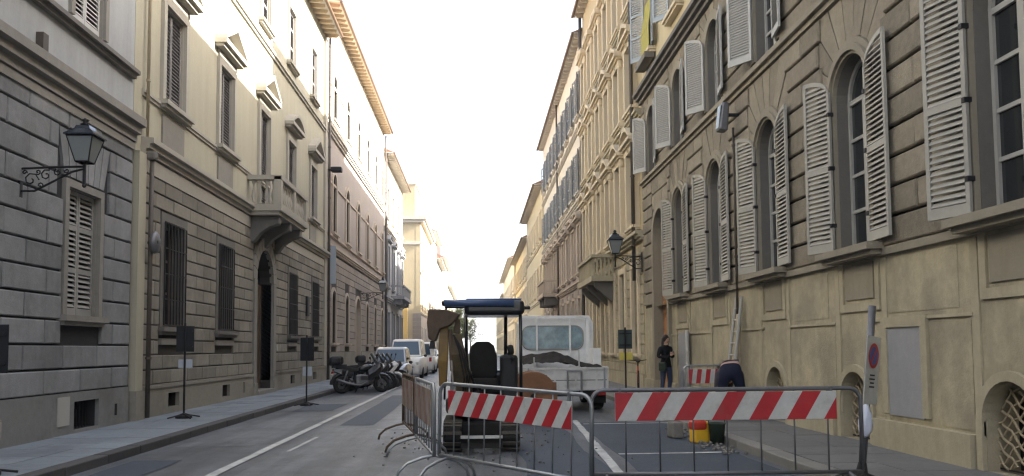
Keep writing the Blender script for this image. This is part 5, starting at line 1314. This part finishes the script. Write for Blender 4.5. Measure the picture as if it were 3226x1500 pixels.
# ------------------------------------------------------------------ motorcycles
def motorcycle(label, x, y, rz, paint='black_paint', box=True, screen=True, scooter=False, lean=.14):
    t = thing('motorcycle', label, 'motorcycle', (x, y, 0), rz, group='motorcycles parked at the kerb', rx=lean * 0)
    t.rotation_euler = (-lean, 0, rz)
    def bwheel(cx, r, w):
        m_ = Matrix.Translation((cx, 0, r)) @ Matrix.Rotation(RAD(90), 4, 'X')
        o = MB().torus((cx, 0, r), r - w / 2, w / 2, RX(RAD(90)), 26, 8).build('tyre', 'rubber', t, smooth=True)
        MB().lathe([(r * .66, -w * .3), (r * .78, -w * .34), (r * .78, w * .34), (r * .66, w * .3)], 24, m_, cap=False).build('rim', 'steel_dark', o)
        for k in range(5):
            a = k * 2 * math.pi / 5; MB().obox((cx + r * .38 * math.cos(a), 0, r + r * .38 * math.sin(a)), (r * .72, .04, .035), RY(-a)).build('spoke', 'steel_dark', o)
        MB().lathe([(.05, -.05), (.05, .05)], 10, m_).build('hub', 'iron', o)
        MB().lathe([(.13, -.062), (.13, -.056)], 18, m_).build('brake_disc', 'steel_dark', o)
    R0 = .30 if not scooter else .24
    bwheel(-.70, R0, .16); bwheel(.74, R0, .12)
    MB().tube([(-.70, .09, R0), (-.25, .07, .42), (-.2, .05, .78), (.42, 0, .92), (.50, 0, .80), (-.1, .05, .34)], .028, 6).build('frame', 'iron', t)
    MB().tube([(-.70, -.09, R0), (-.25, -.07, .42), (-.2, -.05, .78), (.42, 0, .92)], .028, 6).build('frame', 'iron', t)
    MB().box(-.22, .26, -.16, .16, .26, .62).build('engine', 'steel_dark', t, bevel=.05)
    for k in range(4): MB().box(-.05, .22, -.18, .18, .44 + k * .04, .455 + k * .04).build('cooling_fin', 'iron', t)
    tk = MB(); tk.loft([[(xx, yy * k, zz) for yy, zz in ((-.10, z0), (-.15, (z0 + z1) / 2), (-.09, z1), (.09, z1), (.15, (z0 + z1) / 2), (.10, z0))] for xx, z0, z1, k in ((-.12, .76, .88, .8), (.05, .72, .98, 1.1), (.28, .74, 1.02, 1.15), (.44, .82, .96, .7))])
    tk.build('fuel_tank', paint, t, smooth=True, sub=1)
    se = MB(); se.loft([[(xx, yy * k, zz) for yy, zz in ((-.13, z0), (-.12, z1), (.12, z1), (.13, z0))] for xx, z0, z1, k in ((-.86, .84, .92, .7), (-.60, .80, .93, 1), (-.35, .74, .86, 1.05), (-.08, .74, .84, .7))])
    se.build('seat', 'rubber', t, bevel=.02)
    tl = MB(); tl.loft([[(xx, yy * k, zz) for yy, zz in ((-.11, z0), (-.11, z1), (.11, z1), (.11, z0))] for xx, z0, z1, k in ((-1.0, .78, .86, .5), (-.7, .62, .83, 1.1), (-.3, .60, .76, 1.1))])
    tl.build('tail_fairing', paint, t, bevel=.02)
    fr = MB(); fr.loft([[(xx, yy * k, zz) for yy, zz in ((-.16, z0), (-.19, (z0 + z1) / 2), (-.12, z1), (.12, z1), (.19, (z0 + z1) / 2), (.16, z0))] for xx, z0, z1, k in ((.22, .40, .78, 1), (.50, .52, .98, 1.2), (.68, .70, 1.06, 1.0), (.80, .82, .98, .5))])
    fr.build('front_fairing', paint, t, bevel=.02)
    if screen: MB().loft([[(.60, -.16, 1.02), (.66, 0, 1.04), (.60, .16, 1.02), (.59, 0, 1.02)], [(.40, -.13, 1.38), (.45, 0, 1.40), (.40, .13, 1.38), (.39, 0, 1.39)]]).build('windscreen', 'lamp_glass', t, smooth=True)
    for sy in (-1, 1):
        MB().tube([(.74, sy * .09, R0), (.52, sy * .09, .95)], .026, 8).build('fork_leg', 'steel_dark', t)
        MB().tube([(.46, sy * .06, 1.02), (.42, sy * .28, 1.06), (.34, sy * .38, 1.02)], .016, 6).build('handlebar', 'iron', t)
        MB().tube([(.36, sy * .36, 1.02), (.30, sy * .44, 1.0)], .022, 8).build('grip', 'rubber', t)
        ms = MB().tube([(.44, sy * .24, 1.05), (.48, sy * .34, 1.24)], .008, 5).build('mirror_stalk', 'iron', t); MB().ball((.47, sy * .38, 1.27), (.02, .075, .05), 10, 6).build('mirror', 'black_plastic', ms, smooth=True)
        MB().tube([(-.70, sy * .1, R0), (-.50, sy * .14, .78)], .03, 8).build('shock_absorber', 'steel_dark', t)
    MB().tube([(.18, -.17, .36), (-.1, -.2, .24), (-.5, -.2, .32), (-.92, -.2, .46)], [.03, .03, .05, .055], 8).build('exhaust', 'steel_dark', t, smooth=True)
    MB().tube([(.74 + .34 * math.cos(q), 0, R0 + .34 * math.sin(q)) for q in (.5, .9, 1.3, 1.7, 2.1)], .055, 8).build('front_mudguard', paint, t)
    MB().tube([(-.70 + .36 * math.cos(q), 0, R0 + .36 * math.sin(q)) for q in (1.6, 2.0, 2.4, 2.8, 3.1)], .06, 8).build('rear_mudguard', 'black_plastic', t)
    MB().obox((-1.06, 0, .56), (.012, .20, .19), RY(.3)).build('number_plate', 'white_film', t)
    MB().obox((-1.0, 0, .74), (.05, .20, .07)).build('tail_light', 'lens_red', t, bevel=.01)
    MB().ball((.80, 0, .90), (.07, .11, .08), 12, 8).build('headlight', 'lens_clear', t, smooth=True)
    if box:
        MB().box(-1.10, -.72, -.22, .22, .98, 1.28).build('top_box', 'black_plastic', t, bevel=.09, seg=3); MB().box(-1.0, -.6, -.12, .12, .90, .98).build('luggage_rack', 'iron', t)
    MB().tube([(-.1, .1, .3), (-.16, .28, .02)], .014, 6).build('side_stand', 'iron', t)
    return t
motorcycle('black touring motorcycle with round top box, nearest of the row', -4.05, 28.9, RAD(24), 'black_paint', True, True)
motorcycle('dark motorcycle with top box parked second in the row', -4.12, 29.75, RAD(28), 'navy_paint', True, False)
motorcycle('black motorcycle with tall clear windscreen squeezed between the second and the grey one', -4.02, 30.55, RAD(22), 'black_paint', False, True)
motorcycle('dark grey scooter-like motorcycle fourth in the row', -3.98, 31.4, RAD(20), 'black_plastic', False, True, scooter=True)
motorcycle('white scooter-like motorcycle fifth in the row', -3.90, 32.6, RAD(24), 'white_paint', False, True, scooter=True)
motorcycle('black motorcycle last in the row before the silver car', -3.85, 33.8, RAD(22), 'black_paint', True, False)

# ------------------------------------------------------------------ parked cars
def car(name, label, cat, x, y, rz, L, W, H, paint, van=False):
    t = thing(name, label, cat, (x, y, 0), rz, group='vehicles parked along the left kerb')
    hl, hw = L / 2, W / 2; belt = H * .56
    lo = MB(); secs = [(-hl, .30, belt * .92, .84), (-hl + .08, .22, belt * .98, .95), (-hl + .5, .20, belt, 1), (0, .19, belt, 1), (hl - .9, .20, belt * .97, 1), (hl - .35, .20, belt * (.86 if not van else .95), .96), (hl - .04, .24, belt * (.72 if not van else .85), .86), (hl, .32, belt * .6, .8)]
    lo.loft([[(s_ * 1.0, -hw * k * .96, z0), (s_, -hw * k, (z0 + z1) * .45), (s_, -hw * k * .97, z1 * .93), (s_, -hw * k * .86, z1), (s_, hw * k * .86, z1), (s_, hw * k * .97, z1 * .93), (s_, hw * k, (z0 + z1) * .45), (s_, hw * k * .96, z0)] for s_, z0, z1, k in secs])
    bd = lo.build('body', paint, t, smooth=True)
    xr0, xr1, xf1, xf0 = (-hl + .06, -hl + (.35 if not van else .12), hl - (1.75 if not van else 1.45), hl - (1.0 if not van else .75))
    z0, z1 = belt - .03, H
    ring = lambda z, k, a, c2: [(a, -hw * k, z), (c2, -hw * k, z), (c2, hw * k, z), (a, hw * k, z)]
    cbm = MB().loft([ring(z0, .88, xr0, xf0), ring(z1 - .07, .76, xr1 - .03, xf1 + .06), ring(z1, .66, xr1 + .12, xf1 - .12)])
    cbm.build('cabin', paint, t, bevel=.05, seg=2)
    e = .012
    # windscreen, rear window and side glass just proud of the cabin
    def lerp(a, c2, q): return a + (c2 - a) * q
    za, zb = lerp(z0, z1 - .07, .12), lerp(z0, z1 - .07, .93)
    fx = lambda z: lerp(xf0, xf1 + .06, (z - z0) / (z1 - .07 - z0)); rx_ = lambda z: lerp(xr0, xr1 - .03, (z - z0) / (z1 - .07 - z0)); kk = lambda z: hw * lerp(.88, .76, (z - z0) / (z1 - .07 - z0))
    MB().add([(fx(za) + e, -kk(za) * .9, za), (fx(za) + e, kk(za) * .9, za), (fx(zb) + e, kk(zb) * .88, zb), (fx(zb) + e, -kk(zb) * .88, zb)], [(0, 1, 2, 3)]).build('windscreen', 'glass_blue', t)  # blue reflection put into the glass colour, on all car windows
    MB().add([(rx_(za) - e, -kk(za) * .86, za), (rx_(za) - e, kk(za) * .86, za), (rx_(zb) - e, kk(zb) * .84, zb), (rx_(zb) - e, -kk(zb) * .84, zb)], [(0, 1, 2, 3)]).build('rear_window', 'glass_blue', t)
    for sg in (-1, 1):
        segs = [(.06, .46), (.50, .94)] if not van else [(.60, .95)]
        for a, c2 in segs:
            q = []
            for z, f in ((za, a), (za, c2), (zb, c2), (zb, a)): q.append((lerp(rx_(z), fx(z), f), sg * (kk(z) + e), z))
            MB().add(q, [(0, 1, 2, 3)]).build('side_window', 'glass_blue', t)
        MB().ball((xf0 - .25, sg * (hw + .08), belt + .02), (.06, .09, .07), 8, 6).build('mirror', 'black_plastic', t, smooth=True)
        MB().obox((hl - .10, sg * hw * .62, belt * .68), (.16, hw * .36, .14), RZ(-sg * .35)).build('headlight', 'lens_clear', t, bevel=.03)
        MB().obox((-hl + .03, sg * hw * .74, belt * .80), (.08, .16, .26)).build('tail_light', 'lens_red', t, bevel=.02)
        for q in (hl - .75, -hl + .7): wheel(t, q, sg * (hw - .10), .30, .2, 'steel', axis='Y')
    MB().box(hl - .02, hl + .015, -.26, .26, .38, .49).build('number_plate', 'white_film', t); MB().box(-hl - .015, -hl + .02, -.26, .26, .42, .53).build('number_plate', 'white_film', t)
    MB().box(hl - .05, hl + .01, -hw * .5, hw * .5, .55, .62).build('radiator_grille', 'black_plastic', t)
    return t
car('parked_car', 'silver hatchback parked behind the motorcycles', 'car', -3.92, 37.6, RAD(-90), 3.9, 1.72, 1.62, 'silver_paint')
car('parked_van', 'white van with blue reflection coloured into its windscreen, behind the silver hatchback', 'van', -3.75, 44.6, RAD(-90), 4.8, 1.9, 2.05, 'white_paint', van=True)
car('parked_van', 'white van with red tail lights, beyond the first van', 'van', -3.55, 52.6, RAD(90), 4.6, 1.85, 1.95, 'white_paint', van=True)
car('parked_car', 'dark blue car parked beyond the vans', 'car', -3.9, 59.5, RAD(-90), 4.0, 1.7, 1.5, 'navy_paint')
car('parked_car', 'pale car far down the left kerb', 'car', -3.9, 66, RAD(-90), 4.0, 1.7, 1.5, 'silver_paint')
t = thing('bicycle', 'bicycle leaning by the wall behind the sign with the yellow notice', 'bicycle', (5.05, 25.5, .12), RAD(80)); 
for cx in (-.52, .52):
    o = MB().torus((cx, 0, .34), .33, .02, RX(RAD(90)), 24, 6).build('wheel', 'rubber', t)
    for k in range(8): a = k * math.pi / 8; MB().tube([(cx - .32 * math.cos(a), 0, .34 - .32 * math.sin(a)), (cx + .32 * math.cos(a), 0, .34 + .32 * math.sin(a))], .003, 4).build('spoke', 'steel', o)
MB().tube([(-.52, 0, .34), (-.1, 0, .30), (.40, 0, .78), (-.22, 0, .80), (-.52, 0, .34)], .018, 6).build('frame', 'red_plastic', t); MB().tube([(-.1, 0, .30), (-.24, 0, .92)], .016, 6).build('seat_post', 'iron', t)
MB().tube([(.52, 0, .34), (.38, 0, .95)], .016, 6).build('fork', 'iron', t); MB().tube([(.34, -.28, 1.0), (.40, 0, .96), (.34, .28, 1.0)], .014, 6).build('handlebar', 'iron', t); MB().ball((-.25, 0, .95), (.13, .07, .03), 10, 6).build('saddle', 'rubber', t, smooth=True)

# ------------------------------------------------------------------ people
def band_mat(name, axis, bands, rough=.8):
    m = bpy.data.materials.new(name); m.use_nodes = True; N = m.node_tree.nodes; Lk = m.node_tree.links
    tc = N.new('ShaderNodeTexCoord'); sp = N.new('ShaderNodeSeparateXYZ'); Lk.new(tc.outputs['Object'], sp.inputs[0])
    src = sp.outputs[axis]; colr = None
    for thr, c in bands:
        if colr is None: rgb = N.new('ShaderNodeRGB'); rgb.outputs[0].default_value = (*c, 1); colr = rgb.outputs[0]; continue
        g = N.new('ShaderNodeMath'); g.operation = 'GREATER_THAN'; Lk.new(src, g.inputs[0]); g.inputs[1].default_value = thr
        mx = N.new('ShaderNodeMix'); mx.data_type = 'RGBA'; Lk.new(g.outputs[0], mx.inputs[0]); Lk.new(colr, mx.inputs[6]); mx.inputs[7].default_value = (*c, 1); colr = mx.outputs[2]
    bs = N['Principled BSDF']; Lk.new(colr, bs.inputs['Base Color']); bs.inputs['Roughness'].default_value = rough; bs.inputs['Specular IOR Level'].default_value = .2
    return m
def skin_body(t, name, joints, edges, material, root=0):
    me = bpy.data.meshes.new(name); me.from_pydata([j[0] for j in joints], edges, [])
    o = bpy.data.objects.new(name, me); col.objects.link(o); o.parent = t; ORG[o] = Vector((0, 0, 0))
    me.materials.append(material)
    o.modifiers.new('skin', 'SKIN')
    if not me.skin_vertices: 
        bpy.context.view_layer.objects.active = o; bpy.ops.mesh.customdata_skin_add()
    for i, j in enumerate(joints):
        sv = me.skin_vertices[0].data[i]; r = j[1]; sv.radius = r if isinstance(r, tuple) else (r, r); sv.use_root = (i == root)
    q = o.modifiers.new('sub', 'SUBSURF'); q.levels = 2; q.render_levels = 2
    for p in me.polygons: p.use_smooth = True
    o.modifiers['skin'].use_smooth_shade = True
    return o
def hand(t, c, fwd, side, up):
    c, fwd, side, up = (Vector(q) for q in (c, fwd, side, up))
    h = MB(); m_ = Matrix((side, fwd, up)).transposed()
    h.ball(c + fwd * .04, (.038, .05, .016), 10, 6, m_)
    for k, (o, L) in enumerate(((-.030, .060), (-.010, .072), (.011, .068), (.030, .052))):
        a = c + side * o + fwd * .075; h.tube([a, a + fwd * L * .5 - up * .010, a + fwd * L * .8 - up * .034], [.0095, .009, .0075], 6)
    a = c + side * -.030 + fwd * .02; h.tube([a, a - side * .028 + fwd * .022, a - side * .034 + fwd * .05], [.011, .010, .008], 6)
    return h.build('hand', 'skin', t, smooth=True)
# woman standing by the wall, hands at her chest, looking along the street
t = thing('person', 'person with long dark hair in black jacket and jeans standing by the wall', 'person', (5.24, 22.5, .12), RAD(-150))
J = [((0, 0, .92), (.145, .11)), ((0, -.01, 1.10), (.13, .10)), ((0, -.015, 1.30), (.165, .115)), ((0, 0, 1.42), (.10, .08)), ((0, .01, 1.48), (.052, .052)), ((0, .03, 1.56), (.075, .088)), ((0, .035, 1.655), (.068, .08)),
     ((-.10, 0, .86), (.10, .105)), ((-.11, .03, .50), (.066, .07)), ((-.11, -.01, .10), (.046, .05)), ((.10, 0, .86), (.10, .105)), ((.12, .0, .50), (.066, .07)), ((.13, -.05, .10), (.046, .05)),
     ((-.19, -.01, 1.38), .066), ((-.25, -.04, 1.13), .055), ((-.12, .17, 1.14), .042), ((-.06, .235, 1.19), .032), ((.19, -.01, 1.38), .066), ((.26, -.03, 1.13), .055), ((.13, .17, 1.12), .042), ((.06, .235, 1.16), .032),
     ((-.12, .08, .04), (.04, .035)), ((.14, .04, .04), (.04, .035))]
Ed = [(0, 1), (1, 2), (2, 3), (3, 4), (4, 5), (5, 6), (0, 7), (7, 8), (8, 9), (0, 10), (10, 11), (11, 12), (2, 13), (13, 14), (14, 15), (15, 16), (2, 17), (17, 18), (18, 19), (19, 20), (9, 21), (12, 22)]
bm_ = band_mat('person_clothes', 2, [(0, (.02, .018, .018)), (.085, (.045, .06, .10)), (.84, (.012, .012, .014)), (1.455, (.50, .30, .21))])
skin_body(t, 'body', J, Ed, bm_)
hr = MB(); hr.ball((0, .005, 1.63), (.095, .108, .115), 14, 10); hr.build('hair', 'hair', t, smooth=True)
hl_ = MB().loft([[(x * k, -.045 + y * k2 - .01, z) for x, y in ((-.10, .07), (-.105, 0), (-.06, -.06), (.06, -.06), (.105, 0), (.10, .07), (.0, .0))] for z, k, k2 in ((1.64, .9, 1), (1.52, 1.0, 1), (1.40, 1.05, 1), (1.28, 1.0, 1.1), (1.20, .6, .7))]); hl_.build('long_hair', 'hair', t, smooth=True)
MB().obox((0, .125, 1.60), (.022, .03, .04), None, .6).build('nose', 'skin', t, bevel=.006)
fc = MB().ball((0, .055, 1.595), (.066, .068, .10), 12, 8).build('face', 'skin', t, smooth=True)
for sx in (-1, 1): MB().ball((sx * .027, .118, 1.615), (.011, .006, .007), 8, 5).build('eye', 'hair', fc, smooth=True)
MB().box(-.022, .022, .116, .122, 1.545, 1.553).build('mouth', 'red_plastic', fc)
hand(t, (-.05, .24, 1.19), (.75, .35, .55), (.0, .84, -.54), (-.66, .4, .62)); hand(t, (.05, .24, 1.17), (-.75, .35, .55), (.0, .84, -.54), (.66, .4, .62))
MB().obox((0, .275, 1.245), (.07, .012, .12), RX(-.5)).build('phone', 'steel', t)
MB().tube([(-.16, .06, 1.40), (-.02, .13, 1.22), (.17, .12, .98)], .012, 6).build('bag_strap', 'iron', t)
MB().box(.17, .27, -.02, .22, .74, .98).build('shoulder_bag', 'green_dark', t, bevel=.03)
# worker bending forward, seen from behind
t = thing('person', 'worker in navy trousers bending forward, seen from behind', 'person', (4.86, 15.5, .12), RAD(-14))
J = [((0, 0, .97), (.185, .17)), ((0, .18, 1.03), (.165, .12)), ((0, .40, .95), (.19, .12)), ((0, .53, .82), (.09, .08)), ((0, .585, .745), (.055, .055)), ((0, .64, .68), (.075, .085)), ((0, .67, .60), (.068, .08)),
     ((-.13, -.01, .86), (.125, .13)), ((-.185, -.03, .48), (.088, .09)), ((-.215, -.06, .11), (.066, .07)), ((.13, -.01, .86), (.125, .13)), ((.20, -.02, .48), (.088, .09)), ((.245, .0, .11), (.066, .07)),
     ((-.215, .44, .88), .07), ((-.25, .50, .60), .055), ((-.17, .56, .36), .042), ((-.15, .58, .28), .032), ((.215, .44, .88), .07), ((.25, .50, .60), .055), ((.17, .58, .36), .042), ((.15, .60, .28), .032),
     ((-.225, .10, .045), (.05, .04)), ((.265, .16, .045), (.05, .04))]
bm2 = band_mat('worker_clothes', 1, [(-5, (.010, .013, .030)), (.09, (.46, .30, .26)), (.14, (.09, .08, .09)), (.55, (.45, .27, .19))])
skin_body(t, 'body', J, Ed, bm2)
MB().ball((0, .66, .66), (.09, .10, .115), 12, 8, RX(RAD(150))).build('hair', 'hair', t, smooth=True)
for sx in (-1, 1):
    hand(t, (sx * .15, .60, .27), (0, .25, -.97), (sx * 1, 0, 0), (0, -.97, -.25))
    MB().box(sx * .235 - .05, sx * .235 + .05, -.10 if sx < 0 else -.04, .18 if sx < 0 else .24, 0, .075).build('shoe', 'rubber', t, bevel=.03, seg=3)
MB().loft([[(.17 * math.cos(q), .15 + .03 * k, 1.045 - .02 * k + (.115 + .002 * k) * math.sin(q) - .01) for q in (2 * math.pi * j / 16 for j in range(16))] for k in (0, 1)], cap=False).build('waistband', 'shirt_pink', t)

rb = MB()
for _ in range(150):
    x, y, r = rnd.gauss(3.62, .14), rnd.uniform(11.4, 15.2), rnd.uniform(.012, .05)
    if x > KR - .06: continue
    rb.ball((x, y, r * .4 + .006), (r, r * rnd.uniform(.6, 1), r * .6), 5, 3, RZ(rnd.random() * 6))
for _ in range(160):
    x, y, r = rnd.gauss(.1, .8), rnd.gauss(12.9, 1.3), rnd.uniform(.008, .03)
    rb.ball((x, y, r * .4 + .006), (r, r * .8, r * .6), 5, 3)
rb = rb.build('rubble', 'kerb_light'); rb['kind'] = 'stuff'; rb['label'] = 'small broken stones scattered round the works'; rb['category'] = 'rubble'

# ------------------------------------------------------------------ thin bright air along the street
hz = MB().box(-820, 820, -220, 2020, -1.6, 36).build('haze', M['paper'])
hz['kind'] = 'stuff'
hm = bpy.data.materials.new('haze'); hm.use_nodes = True; hn = hm.node_tree.nodes
hn.remove(hn['Principled BSDF']); pv = hn.new('ShaderNodeVolumePrincipled')
pv.inputs['Color'].default_value = (.93, .95, 1, 1); pv.inputs['Density'].default_value = .0009; pv.inputs['Anisotropy'].default_value = .3
hm.node_tree.links.new(pv.outputs['Volume'], hn['Material Output'].inputs['Volume'])
hz.data.materials[0] = hm
